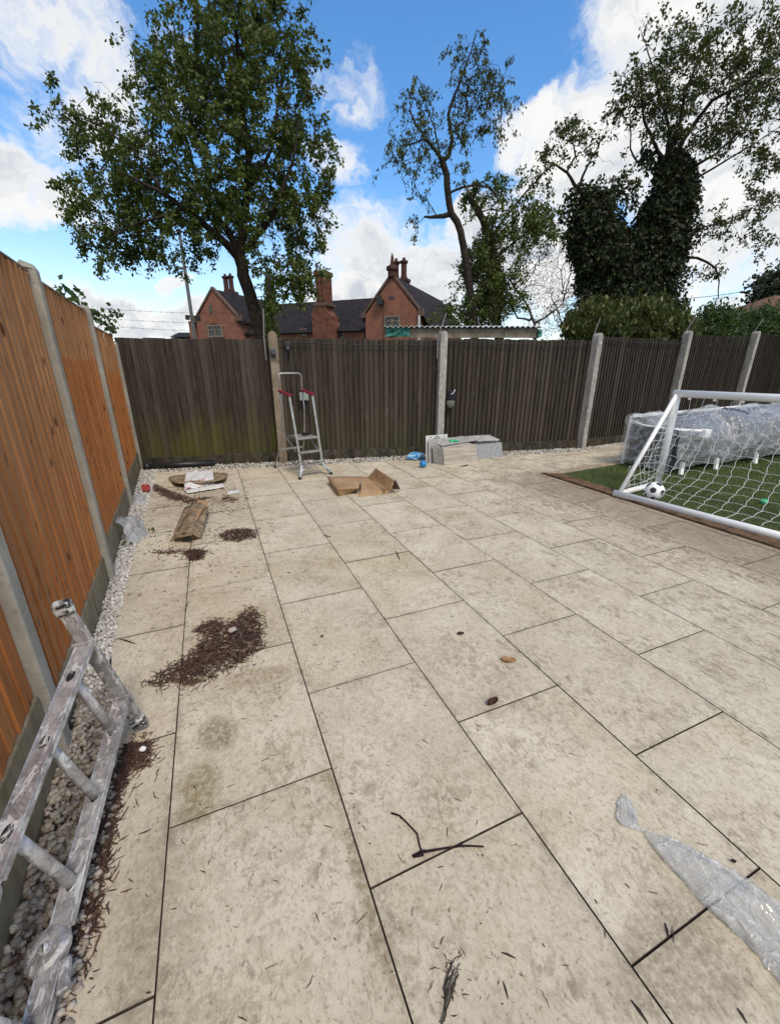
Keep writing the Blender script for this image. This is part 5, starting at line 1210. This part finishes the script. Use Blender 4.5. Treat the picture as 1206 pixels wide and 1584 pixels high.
# film over the left end
Vv = []
for i in range(61):
    for j in range(61):
        y = syf+(syb-syf)*i/60; z = .06+(.74-.10*(1-i/60))*j/60; r1 = 1-abs(mnoise.noise(Vector((y*6+z*4, z*7, 2))))*2.5; Vv.append((sx0-.05-.03*r1-.02*mnoise.noise(Vector((y*16, z*14, 5))), y, z))
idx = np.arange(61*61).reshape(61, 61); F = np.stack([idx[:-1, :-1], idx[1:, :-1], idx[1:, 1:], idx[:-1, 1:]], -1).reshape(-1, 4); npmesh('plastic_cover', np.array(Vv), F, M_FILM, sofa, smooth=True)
c = gz(1180, 780); m = MB(); m.lathe([(.0, .05), (.03, .045), (.04, .02), (.035, .0)], (c[0], c[1], .015), 10); o = m.build('green_ball', M_GREEN, smooth=True); tag(o, 'little green plastic ball on the turf behind the goal net', 'toy ball')

# ------------------------------------------------------------------ crumpled sheets and cartons
def sheet(name, corners, nx, ny, hfn, mat, thick=.004, smooth=False, parent=None):
    A, B_, C_, D_ = [Vector(c) for c in corners]; vs = []
    for i in range(nx+1):
        for j in range(ny+1):
            u_, v_ = i/nx, j/ny; p = (A.lerp(B_, u_)).lerp(D_.lerp(C_, u_), v_); p = Vector(p)+Vector(hfn(u_, v_)); vs.append(p[:])
    idx = np.arange((nx+1)*(ny+1)).reshape(nx+1, ny+1); F = np.stack([idx[:-1, :-1], idx[1:, :-1], idx[1:, 1:], idx[:-1, 1:]], -1).reshape(-1, 4)
    o = npmesh(name, np.array(vs), F, mat, parent, smooth=smooth)
    if thick: s = o.modifiers.new('solid', 'SOLIDIFY'); s.thickness = thick; s.offset = 1
    return o
# large collapsed carton
cbx = thing('cardboard_box', 'large flattened brown cardboard box with a raised flap beside the step ladder', 'cardboard box', (1.9, 5.2, 0))
def quad(name, pts, parent, mat=M_CARD, th=.006, sub=6, bend=.0, seed=0.):
    return sheet(name, pts, sub, sub, lambda u_, v_: (0, 0, bend*sin(pi*u_)*sin(pi*v_)+.006*mnoise.noise(Vector((u_*3+seed, v_*3, seed)))), mat, th, parent=parent)
Q = lambda x, y, z=0.: Vector(gz(x, y, z))
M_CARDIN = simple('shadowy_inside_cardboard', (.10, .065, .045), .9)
cA, cB, cC, cD = Q(506, 737, .10), Q(558, 737, .115), Q(555, 755, .085), Q(522, 757, .10)
cE, cF, cG = Q(569, 738, .075), Q(594, 761, .015), Q(558, 757, .075)
quad('box_top', [cA, cB, cC, cD], cbx, seed=2, bend=.008); quad('box_top', [cB, cE, cF, cG], cbx, seed=6, bend=-.01)
quad('box_side', [cA, cD, Q(524, 768, .0), Q(511, 752, .0)], cbx, seed=1); quad('box_side', [cD, cC, Q(551, 761, .0), Q(524, 768, .0)], cbx, seed=3)
quad('box_side', [cG, cF+Vector((0, 0, .012)), Q(588, 766, .0), Q(553, 769, .0)], cbx, seed=4)
quad('box_flap', [cE, Q(581, 724, .24), Q(610, 743, .20), cF], cbx, seed=7, bend=-.05, sub=14)
quad('box_flap', [Q(609, 743, .20), Q(612, 744, .19), Q(619, 757, .03), Q(606, 757, .03)], cbx, mat=M_CARDIN, seed=9); quad('box_flap', [Q(606, 748, .13), Q(612, 756, .03), Q(592, 766, .0), cF], cbx, mat=M_CARD, seed=8)
# torn weathered carton
tb = thing('torn_box', 'torn weathered cardboard box lying open on the paving with dark tape on its end', 'cardboard box', (-.35, 4.5, 0))
quad('box_side', [Q(309, 777, .13), Q(322, 784, .13), Q(312, 833, .0), Q(297, 826, .09)], tb, M_CARD_OLD, seed=11); quad('box_top', [Q(300, 775, .10), Q(311, 779, .13), Q(296, 828, .10), Q(268, 832, .05)], tb, M_CARD_OLD, seed=12, bend=.02)
quad('box_end', [Q(270, 824, .07), Q(310, 820, .09), Q(312, 834, .0), Q(262, 838, .0)], tb, M_CARD_OLD, seed=13); quad('box_side', [Q(285, 785, .05), Q(301, 778, .09), Q(283, 815, .06), Q(268, 826, .03)], tb, M_CARD_OLD, seed=14)
quad('box_flap', [Q(304, 772, .14), Q(322, 776, .14), Q(321, 787, .10), Q(304, 783, .10)], tb, M_CARD, seed=15); quad('box_rim', [Q(309, 783, .135), Q(315, 785, .14), Q(296, 818, .10), Q(290, 814, .10)], tb, M_CARD, seed=16)
quad('tape', [Q(282, 824, .095)+Vector((0, -.012, 0)), Q(292, 823, .098)+Vector((0, -.012, 0)), Q(292, 837, .012)+Vector((0, -.012, 0)), Q(283, 837, .012)+Vector((0, -.012, 0))], tb, simple('black_tape', (.02, .03, .035), .4), .002, seed=17)
# cardboard sheet with a printed paper sack on it
o = sheet('cardboard_sheet', [Q(262, 738), Q(352, 732), Q(350, 752), Q(268, 758)], 22, 10, lambda u_, v_: (0.0, (v_-.5)*.36*(1-math.sqrt(max(0., sin(pi*u_)))), .03+.035*abs(mnoise.noise(Vector((u_*4, v_*3, 1))))+(.04 if v_ > .85 else 0)), M_CARD_OLD, .005)
tag(o, 'damp curled sheet of brown cardboard under the printed paper sack', 'cardboard')
def sack(u_, v_): return (0, 0, .075+.03*mnoise.noise(Vector((u_*4, v_*4, 4)))+.015*mnoise.noise(Vector((u_*11, v_*9, 4)))-(.04 if v_ > .92 else 0))
S = thing('paper_sack', 'crumpled white paper sack with red printing on the cardboard sheet', 'sack', Q(305, 750)); quad_ = [Q(288, 736), Q(330, 734), Q(332, 752), Q(286, 762)]
o = sheet('sack_front', quad_, 18, 14, sack, M_BAGPRINT, .003, True, S)
o = sheet('sack_edge', [Q(284, 760), Q(345, 750), Q(347, 756), Q(290, 765)], 26, 4, lambda u_, v_: (0, 0, .02+.02*abs(mnoise.noise(Vector((u_*8, v_*3, 6))))), M_PAPER, .004, False, S)
# odd bits of litter
o = sheet('paper_scrap', [Q(350, 760), Q(370, 758), Q(370, 763), Q(352, 766)], 5, 3, lambda u_, v_: (0, 0, .01+.01*mnoise.noise(Vector((u_*4, v_*2, 2)))), M_PAPER, .002); tag(o, 'small white scrap of paper to the right of the paper sack', 'litter')
o = sheet('wrapper', [Q(219, 754), Q(232, 753), Q(233, 763), Q(221, 763)], 8, 8, lambda u_, v_: (0, 0, .03+.05*mnoise.noise(Vector((u_*5, v_*5, 2)))), simple('red_wrapper_foil', (.42, .06, .06), .4), .002); tag(o, 'crumpled red wrapper near the orange fence post', 'litter')
def crumple(name, corners, mat, h, label, cat, seed, n=26, group=None):
    def f(u_, v_):
        e = sin(pi*u_)*sin(pi*v_); return (.04*mnoise.noise(Vector((u_*4, v_*4, seed+3))), .04*mnoise.noise(Vector((u_*4, v_*4, seed+7))), max(.004, h*e*(1+.8*mnoise.noise(Vector((u_*5, v_*5, seed))))+.25*h*(1-abs(mnoise.noise(Vector((u_*11, v_*9, seed))))*3)*min(1, e*3)+.004))
    o = sheet(name, corners, n, n, f, mat, 0, True); return tag(o, label, cat, group)
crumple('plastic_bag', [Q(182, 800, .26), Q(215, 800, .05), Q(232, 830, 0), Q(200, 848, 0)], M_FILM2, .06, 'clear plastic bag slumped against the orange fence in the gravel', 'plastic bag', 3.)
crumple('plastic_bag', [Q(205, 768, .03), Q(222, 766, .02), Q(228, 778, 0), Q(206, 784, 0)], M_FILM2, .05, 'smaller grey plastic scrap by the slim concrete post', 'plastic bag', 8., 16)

# long twisted polythene in the foreground
def polythene():
    # centreline with half-widths (metres); fan, knot, then widening body
    line = [(gz(966, 1230), .008, .004), (gz(967, 1248), .027, .012), (gz(970, 1270), .036, .017), (gz(984, 1282), .012, .012), (gz(995, 1288), .0045, .010), (gz(1014, 1303), .026, .016), (gz(1050, 1330), .056, .026), (gz(1092, 1362), .074, .032), (gz(1138, 1400), .084, .034), (gz(1190, 1443), .095, .036), (gz(1270, 1508), .105, .038), (gz(1350, 1590), .08, .03)]
    xs = np.linspace(0, len(line)-1, 150); pts = np.array([l[0] for l in line]); W2 = np.array([l[1] for l in line]); H2 = np.array([l[2] for l in line]); k = np.arange(len(line))
    cx = np.interp(xs, k, pts[:, 0]); cy = np.interp(xs, k, pts[:, 1]); ww = np.interp(xs, k, W2); hh = np.interp(xs, k, H2); n = 56; V = []
    for i in range(150):
        a = max(0, i-2); b2 = min(149, i+2); t_ = Vector((cx[b2]-cx[a], cy[b2]-cy[a], 0)).normalized(); s_ = Vector((t_.y, -t_.x, 0))
        for j in range(n):
            th = 2*pi*j/n; c, s = cos(th), sin(th); r = 1+.16*mnoise.noise(Vector((c*1.5+xs[i]*.35, s*1.5, xs[i]*.9)))+.13*(1-abs(mnoise.noise(Vector((c*3+xs[i]*.5, s*3+xs[i]*.3, xs[i]*1.6))))*3)
            fl_ = 1-abs(mnoise.noise(Vector((c*2.4+xs[i]*.12, xs[i]*.35, 3.))))*3.2
            z = hh[i]*(.18+.42*max(-.2, s))*r+.0015+hh[i]*.55*fl_*(s > 0)+.06*hh[i]*mnoise.noise(Vector((c*7, xs[i]*2.4, s*6)))*(s > 0)
            q = Vector((cx[i], cy[i], 0))+s_*(ww[i]*c*r); V.append((q.x, q.y, max(.0015, z)))
    idx = np.arange(150*n).reshape(150, n); j2 = (np.arange(n)+1) % n
    F = np.stack([idx[:-1], idx[1:], idx[1:][:, j2], idx[:-1][:, j2]], -1).reshape(-1, 4)
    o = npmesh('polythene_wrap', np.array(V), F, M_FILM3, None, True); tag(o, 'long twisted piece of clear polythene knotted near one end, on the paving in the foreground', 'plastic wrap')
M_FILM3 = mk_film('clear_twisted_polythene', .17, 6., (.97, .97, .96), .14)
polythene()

# ------------------------------------------------------------------ stack of broken tiles, blue things
st = thing('tile_stack', 'stack of leftover wall tiles and broken slabs leaning together before the lichen covered post', 'stack of tiles', (4.2, 6.0, 0))
def slabq(name, a, b_, lean, h, th, mat, label=None, parent=st):
    a, b_ = Vector(a), Vector(b_); d_ = (b_-a).normalized(); nn = Vector((-d_.y, d_.x, 0)); up = (Vector((0, 0, 1))*cos(lean)+nn*sin(lean)); fr = d_.cross(up)
    m = MB(); vs = [p+q for q in (Vector((0, 0, 0)), -fr*th) for p in (a, b_, b_+up*h, a+up*h)]; m.add(vs, [[0, 1, 2, 3], [7, 6, 5, 4], [0, 4, 5, 1], [1, 5, 6, 2], [2, 6, 7, 3], [3, 7, 4, 0]])
    o = m.build(name, mat, parent, bevel=.002)
    if label: o['label'] = label
    return o
A_, B2_ = gz(687, 720), gz(737, 714)
dd_ = Vector(B2_-A_).normalized(); nn_ = Vector((-dd_.y, dd_.x, 0)); A_ = Vector(A_); B2_ = Vector(B2_)
slabq('tile', A_, B2_+dd_*.02, .22, .30, .012, M_TILEBEIGE, 'striped beige tile at the front'); 
for k in range(5): slabq('tile', A_+nn_*(.035+.035*k)-dd_*(.015+.02*k), B2_+nn_*(.035+.035*k)-dd_*.03*k, .22-.02*k, .30+.008*k, .011, [M_GREY, M_TILEBEIGE][k % 2])
slabq('tile', A_+nn_*.26-dd_*.14, A_+nn_*.26+dd_*.42, .10, .40, .012, M_GREY); slabq('tile', A_+nn_*.32-dd_*.16, A_+nn_*.32+dd_*.28, .08, .455, .012, simple('white_patterned_tile', (.62, .62, .60), .4, var=.1), 'white tile with a dark pattern')
E_, F_ = Vector(gz(738, 710)), Vector(gz(777, 707))
slabq('slab', E_, F_, .25, .27, .03, M_SLATE, 'speckled grey slab'); slabq('slab', E_+nn_*.06, F_+nn_*.06-dd_*.05, .22, .30, .02, M_GREY)
m = MB(); q = [A_+nn_*.08+Vector((0, 0, .315))-dd_*.02, E_+nn_*.05+Vector((0, 0, .325)), E_+nn_*.5+Vector((0, 0, .33)), A_+nn_*.42+Vector((0, 0, .325))]
m.add([p[:] for p in q]+[(p+Vector((0, 0, .012)))[:] for p in q], [[3, 2, 1, 0], [4, 5, 6, 7], [0, 1, 5, 4], [1, 2, 6, 5], [2, 3, 7, 6], [3, 0, 4, 7]]); m.build('broken_slab', M_GREY, st)
m = MB(); q = [E_+nn_*.02+Vector((0, 0, .31)), F_+nn_*.05+Vector((0, 0, .30))-dd_*.05, F_+nn_*.3+Vector((0, 0, .36))-dd_*.1, E_+nn_*.4+Vector((0, 0, .34))]
m.add([p[:] for p in q]+[(p+Vector((0, 0, .012)))[:] for p in q], [[3, 2, 1, 0], [4, 5, 6, 7], [0, 1, 5, 4], [1, 2, 6, 5], [2, 3, 7, 6], [3, 0, 4, 7]]); m.build('broken_slab', M_GREY, st)
# dark pattern marks on the white tile (flat print)
m = MB(); base_ = A_+nn_*.318-dd_*.16; fw = -nn_*.006
for a_, b2 in (((.10, .34), (.20, .43)), ((.20, .43), (.30, .34)), ((.15, .34), (.20, .39)), ((.20, .39), (.25, .34)), ((.06, .40), (.08, .42)), ((.33, .42), (.35, .40))):
    P_, Q_ = base_+dd_*a_[0]+Vector((0, 0, a_[1]+.02))+fw, base_+dd_*b2[0]+Vector((0, 0, b2[1]+.02))+fw; m.beam(P_, Q_, .012, .002, nn_)
m.build('printed_pattern', M_BLACK, st)
gl = thing('gloves', 'bright green glove lying on top of the stack of tiles', 'glove', A_+nn_*.25+dd_*.33); m = MB()
c = A_+nn_*.25+dd_*.33+Vector((0, 0, .345)); m.tube([c-dd_*.07, c, c+dd_*.03], [.03, .04, .035], 8, flat=.4)
m.build('palm', M_GREEN, gl, smooth=True)
for k in range(4): m = MB(); s_ = c+dd_*.025+nn_*(-.03+.018*k); m.tube([s_, s_+dd_*.05+Vector((0, 0, .008)), s_+dd_*.085], .009, 6); m.build('finger', M_GREEN, gl, smooth=True)
m = MB(); m.tube([c-nn_*.03, c-nn_*.06+dd_*.04], .010, 6); m.build('thumb', M_GREEN, gl, smooth=True)
m = MB(); c = Vector(gz(712, 722)); m.tube([c, c+dd_*.09], .012, 6, flat=.5); m.tube([c+dd_*.05+Vector((0, 0, .01)), c+dd_*.14+Vector((0, 0, .012))], .010, 6); tag(m.build('stone_chips', M_TWIGBLK), 'dark shards lying under the front of the tile stack', 'debris')
c = Vector(gz(654, 723)); bb = thing('blue_ball', 'small bright blue ball on the paving in front of the blue bag', 'ball', c); bm_ = bmesh.new(); bmesh.ops.create_icosphere(bm_, subdivisions=4, radius=.058); me = bpy.data.meshes.new('b'); bm_.to_mesh(me); bm_.free(); me.materials.append(M_BLUE); me.polygons.foreach_set('use_smooth', [True]*len(me.polygons)); child('ball_skin', me, bb, (0, 0, .058)); m = MB(); m.lathe([(.012, .112), (.012, .125), (.006, .128)], (0, 0, 0), 8); m.build('ball_neck', M_BLUE, bb, world=False)
def blob(name, c, s, mat, seed, amp=.3, sub=5):
    bm_ = bmesh.new(); bmesh.ops.create_icosphere(bm_, subdivisions=sub, radius=1)
    for v_ in bm_.verts:
        n_ = v_.co.copy(); r = 1+amp*mnoise.noise(n_*1.6+Vector((seed, 0, 0)))+amp*.45*(1-abs(mnoise.noise(n_*4+Vector((0, seed, 0))))*3); v_.co = Vector((n_.x*s[0], n_.y*s[1], max(-.9, n_.z)*s[2]))*r
    me = bpy.data.meshes.new(name); bm_.to_mesh(me); bm_.free(); me.materials.append(mat); me.polygons.foreach_set('use_smooth', [True]*len(me.polygons)); o = bpy.data.objects.new(name, me); C.objects.link(o); o.location = c; return o
def m_bb(t, put, b):
    o = t.obj(); c = t.mix(t.step(t.noise(o, 16, 5, .6, 1.), .45, .55), (.02, .20, .50), (.40, .65, .80)); put(Base_Color=c, Roughness=.3)
c = Vector(gz(644, 711)); tag(blob('blue_bag', c+Vector((0, .03, .055)), (.155, .11, .062), material('blue_patterned_plastic', m_bb), 4.), 'crumpled bright blue plastic bag by the gravel left of the tile stack', 'bag')
# drainpipe in the corner
m = MB(); a_, b2 = Vector((-1.10, 7.40, .055)), Vector((-.06, 7.27, .055)); m.tube([a_, b2], .048, 14); dp = thing('drainpipe', 'length of black plastic drainpipe lying at the foot of the mossy fence', 'pipe', (-.6, 7.3, 0)); m.build('pipe_length', M_BLACK, dp, smooth=True)
m = MB(); m.tube([a_, a_.lerp(b2, .08)], .056, 14); m.build('pipe_collar', M_BLACK, dp, smooth=True)

# ------------------------------------------------------------------ bark shreds, twigs, leaves
def shreds(P, l0, l1, w0, w1, pitch=.35):
    n = len(P); L = rng.uniform(l0, l1, n); W = rng.uniform(w0, w1, n); az = rng.uniform(0, 2*pi, n); el = rng.normal(0, pitch, n); cv = rng.normal(0, .09, n); L = L*rng.uniform(.35, 1.15, n)
    d = np.stack([np.cos(az)*np.cos(el), np.sin(az)*np.cos(el), np.sin(el)], 1); s = np.stack([-np.sin(az), np.cos(az), 0*az], 1); u_ = np.cross(d, s)
    V = []
    for k, tt in enumerate((-.5, 0, .5)):
        c = P+d*(L*tt)[:, None]+s*(cv*L*(abs(tt)*2))[:, None]; wk = W*(.5 if tt else 1.)
        for ang in (0, 2.1, 4.2): V.append(c+s*(wk*cos(ang)*.5)[:, None]+u_*(wk*sin(ang)*.3)[:, None])
    V = np.stack(V, 1); V[..., 2] = np.maximum(V[..., 2], .001)
    f = []
    for k in range(2):
        for j in range(3): a_, b2 = 3*k+j, 3*k+(j+1) % 3; f.append([a_, b2, b2+3, a_+3])
    F = np.array(f)[None]+(np.arange(n)*9)[:, None, None]; return V.reshape(-1, 3), F.reshape(-1, 4)
def pile(polys, n, hmax, lens, label, wid=(.003, .007)):
    from math import hypot
    P = []
    for poly, wgt in polys:
        pts = [gz(x, y)[:2] for x, y in poly]; pts = np.array(pts); c = pts.mean(0); lo, hi_ = pts.min(0), pts.max(0); cnt = 0; tries = 0
        while cnt < int(n*wgt) and tries < n*60:
            tries += 1; q = lo+(hi_-lo)*rng.uniform(0, 1, 2); ins = False; j = len(pts)-1
            for i in range(len(pts)):
                if (pts[i][1] > q[1]) != (pts[j][1] > q[1]) and q[0] < (pts[j][0]-pts[i][0])*(q[1]-pts[i][1])/(pts[j][1]-pts[i][1])+pts[i][0]: ins = not ins
                j = i
            if not ins: continue
            dmin = min(abs((pts[i][0]-pts[i-1][0])*(pts[i-1][1]-q[1])-(pts[i-1][0]-q[0])*(pts[i][1]-pts[i-1][1]))/max(1e-6, hypot(*(pts[i]-pts[i-1]))) for i in range(len(pts)))
            sg_ = .012 if rng.uniform() > .16 else .045; P.append((q[0]+rng.normal(0, sg_), q[1]+rng.normal(0, sg_), .002+min(hmax, dmin*.45)*rng.uniform(0, 1))); cnt += 1
    V, F = shreds(np.array(P), lens[0], lens[1], wid[0], wid[1]); return stuff(npmesh('bark_shreds', V, F, M_BARK), label, 'bark debris')
pile([([(222, 1062), (250, 1038), (290, 1018), (318, 985), (300, 975), (330, 960), (355, 968), (385, 940), (400, 950), (405, 985), (402, 1008), (370, 1025), (330, 1048), (300, 1062), (270, 1056)], 1.)], 2500, .024, (.018, .095), 'big heap of dark brown shredded bark on the pale slabs near the left')
pile([([(228, 1158), (200, 1150), (160, 1260), (135, 1340), (110, 1430), (85, 1530), (110, 1520), (140, 1430), (165, 1320), (178, 1240), (200, 1185)], .9), ([(205, 1160), (228, 1150), (232, 1185), (215, 1190)],   .06)], 3200, .022, (.02, .06), 'dark bark shreds swept along the gravel edge under the ladder')
pile([([(235, 747), (262, 760), (300, 772), (330, 768), (300, 780), (262, 772), (240, 760)], .5), ([(340, 828), (350, 822), (370, 818), (396, 820), (394, 832), (365, 838), (345, 836)], .3), ([(283, 853), (300, 850), (318, 853), (312, 866), (294, 868)], .2), ([(345, 765), (368, 772), (362, 778), (343, 776)], .06), ([(232, 853), (262, 852), (290, 850), (262, 858)], .04)],
     2600, .016, (.02, .07), 'scattered heaps of brown bark shreds round the torn box and paper sack', (.004, .009))
pile([([(690, 1475), (712, 1470), (716, 1500), (708, 1530), (700, 1584), (668, 1584), (690, 1530)], 1.)], 34, .006, (.010, .035), 'stringy brown bark fragments at the bottom edge of the photograph', (.0015, .004))
# sparse single shreds over the paving
n = 1100; P = np.stack([rng.normal(-.1, .65, n), rng.uniform(.4, 7.0, n), np.full(n, .002)], 1)
n2 = 260; P = np.vstack([P, np.stack([rng.uniform(-.4, 4., n2), rng.uniform(.3, 5.5, n2), np.full(n2, .002)], 1)]); n3 = 1500; P3 = np.stack([rng.normal(-.3, .42, n3), rng.normal(5.2, .95, n3), np.full(n3, .003)], 1); P = np.vstack([P, P3])
P = P[(P[:, 0] > [edgeX(y) for y in P[:, 1]]) & (P[:, 0] < 4.5) & (P[:, 1] < 6.4)]
P3 = P3[[(mnoise.noise(Vector((p[0]*2.6, p[1]*2.6, 1))) > .02) and p[0] > edgeX(p[1]) for p in P3]]
V, F = shreds(P3, .02, .06, .004, .009, .15); stuff(npmesh('bark_crumbs', V, F, M_BARK), 'brown shreds strewn over the dirty slabs around the torn box and paper sack', 'bark debris')
V, F = shreds(P, .005, .040, .0012, .0050, .08); stuff(npmesh('bark_crumbs', V, F, M_BARK), 'thin crumbs of bark and stalks scattered over the slabs', 'bark debris')
n = 2600; P = np.stack([rng.normal(.2, 1.1, n), rng.uniform(.2, 6.8, n), np.full(n, .0008)], 1); P = P[(P[:, 0] > [edgeX(y) for y in P[:, 1]]) & (P[:, 0] < 4.5)]
V, F = shreds(P, .0015, .006, .0012, .003, .05); stuff(npmesh('soil_specks', V, F, M_BARK), 'tiny dark specks of soil and bark dusted over the slabs', 'soil specks')
# shreds in the gravel
P = strip_pts(700, .2, 2.4, (.0, .012)); V, F = shreds(P, .02, .055, .003, .006, .4); stuff(npmesh('bark_crumbs', V, F, M_BARK), 'bark shreds mixed into the coarse gravel beneath the ladder', 'bark debris')
# the forked twig
m = MB(); T = lambda x, y, z=.006: Vector(gz(x, y, z)); m.tube([T(605, 1258), T(618, 1262), T(632, 1276), T(645, 1290), T(649, 1308), T(652, 1318)], [.0035, .003, .003, .0028, .003, .003], 6)
tw = thing('twig', 'dark forked twig lying across a joint between slabs in the foreground', 'twig', T(652, 1318, 0)); m.build('side_shoot', M_TWIGBLK, tw, smooth=True)
m = MB(); m.tube([T(638, 1325), T(650, 1319), T(685, 1313), T(712, 1309), T(730, 1309), T(748, 1310)], [.004, .0048, .0035, .0035, .0032, .0028], 6); m.tube([T(640, 1325), T(655, 1322)], .005, 6)
m.tube([T(712, 1309), T(715, 1303)], .003, 5); m.tube([T(648, 1322), T(658, 1316, .014)], .005, 6); m.build('main_stem', M_TWIGBLK, tw, smooth=True)
def leaf(x, y, L, W, rz_, mat, label, curl=.012):
    c = gz(x, y); t = tag(sheet('fallen_leaf', [(-L/2, -W/2, 0), (L/2, -W/2, 0), (L/2, W/2, 0), (-L/2, W/2, 0)], 14, 8, lambda u_, v_: (0, (v_-.5)*-2*(W/2)*(1-math.sqrt(max(.02, sin(pi*min(1, u_*1.02))))), .003+curl*(abs(v_-.5)*2)**2+curl*.8*(u_-.5)**2+.003*mnoise.noise(Vector((u_*5, v_*4, x)))), mat, .0008, True), label, 'leaf', 'fallen leaves on the slabs')
    t.location = c; t.rotation_euler = (0, 0, rz_); return t
leaf(786, 1023, .080, .044, -.6, M_DLEAF, 'tan oval fallen leaf on the slabs right of centre'); leaf(762, 1089, .064, .038, .1, M_DLEAF2, 'dark curled fallen leaf on the joint below the tan leaf', .02); leaf(712, 982, .042, .022, -.3, M_DLEAF2, 'small dark fallen leaf above the tan leaf', .012); leaf(1133, 1335, .014, .009, -.9, M_DLEAF2, 'tiny curled dark leaf beside the polythene', .01); leaf(498, 986, .018, .012, .3, M_DLEAF2, 'small dark leaf crumb in the middle of the slabs', .01)
TG = thing('bark_tangle', 'stringy tangle of curled bark strands at the bottom edge of the photograph', 'bark', T(700, 1530, 0))
for k in range(13):
    m = MB(); y0_ = rng.uniform(1478, 1540); L_ = rng.uniform(20, 62); x_ = 708-(y0_-1478)*.18+rng.normal()*4; pts = []
    for q_ in np.linspace(0, 1, 6): pts.append(T(x_-q_*L_*.33*rng.uniform(.7, 1.3)+rng.normal()*1.3, y0_+q_*L_, .003+.006*sin(pi*q_)*rng.uniform(.3, 1)))
    w_ = rng.uniform(.0009, .0024); m.tube(pts, [w_*.5, w_, w_, w_*1.2, w_, w_*.4], 5, flat=.4); m.build('bark_strand', M_TWIGD if k % 3 else M_TWIG, TG, smooth=True)
def chip(x0, y0, x1, y1, w_, label, mat=None, nm='bark_chip'):
    m = MB(); a_, b2 = T(x0, y0, .003), T(x1, y1, .003); mid = a_.lerp(b2, .5)+Vector((0, 0, .003)); m.tube([a_, mid, b2], [w_*.5, w_, w_*.45], 6, flat=.5); return tag(m.build(nm, mat or M_TWIGD), label, 'bark chip', 'loose bark chips on the slabs')
chip(776, 1474, 797, 1483, .0028, 'brown bark chip lying right of the stringy fragments, the upper one'); chip(778, 1519, 786, 1546, .0028, 'upright looking bark chip below the other, near the bottom edge'); chip(184, 988, 209, 996, .004, 'dark stick on the slabs between gravel and bark heap')
chip(976, 1548, 1002, 1584, .004, 'pointed dark bark chip at the bottom edge'); chip(487, 1412, 494, 1428, .0022, 'small brown stalk in the middle foreground', M_TWIG); chip(1028, 1428, 1034, 1452, .0035, 'dark stringy scrap across the slab joint'); chip(1040, 1432, 1042, 1460, .002, 'thinner half of the dark scrap on the joint')
chip(1140, 1560, 1155, 1584, .003, 'dark sliver at the lower right edge'); chip(500, 828, 512, 831, .005, 'short stick on the joint below the flattened box'); chip(612, 852, 618, 866, .006, 'dark forked stalk in the middle of the far slabs'); chip(285, 946, 292, 930, .003, 'thin bark sliver above the heap'); chip(745, 1322, 748, 1325, .002, 'crumb by the twig end')
m = MB(); bv_, bf_ = ico(2); c = np.array(gz(360, 982))+[0, 0, .035]; V = bv_*np.array([.026, .02, .016])*(1+.12*rng.normal(size=(len(bv_), 1)))+c; o = npmesh('pebble', V, bf_, simple('pale_pebble', (.45, .41, .36), .8), None, True); tag(o, 'pale stone lying on top of the big bark heap', 'stone')
m = MB(); c = np.array(gz(222, 1164))+[0, 0, .02]; V = bv_*np.array([.014, .012, .012])*(1+.12*rng.normal(size=(len(bv_), 1)))+c; o = npmesh('pebble', V, bf_, simple('white_pebble', (.72, .70, .66), .7), None, True); tag(o, 'small white stone beside the ladder foot', 'stone')
bpy.context.view_layer.update()
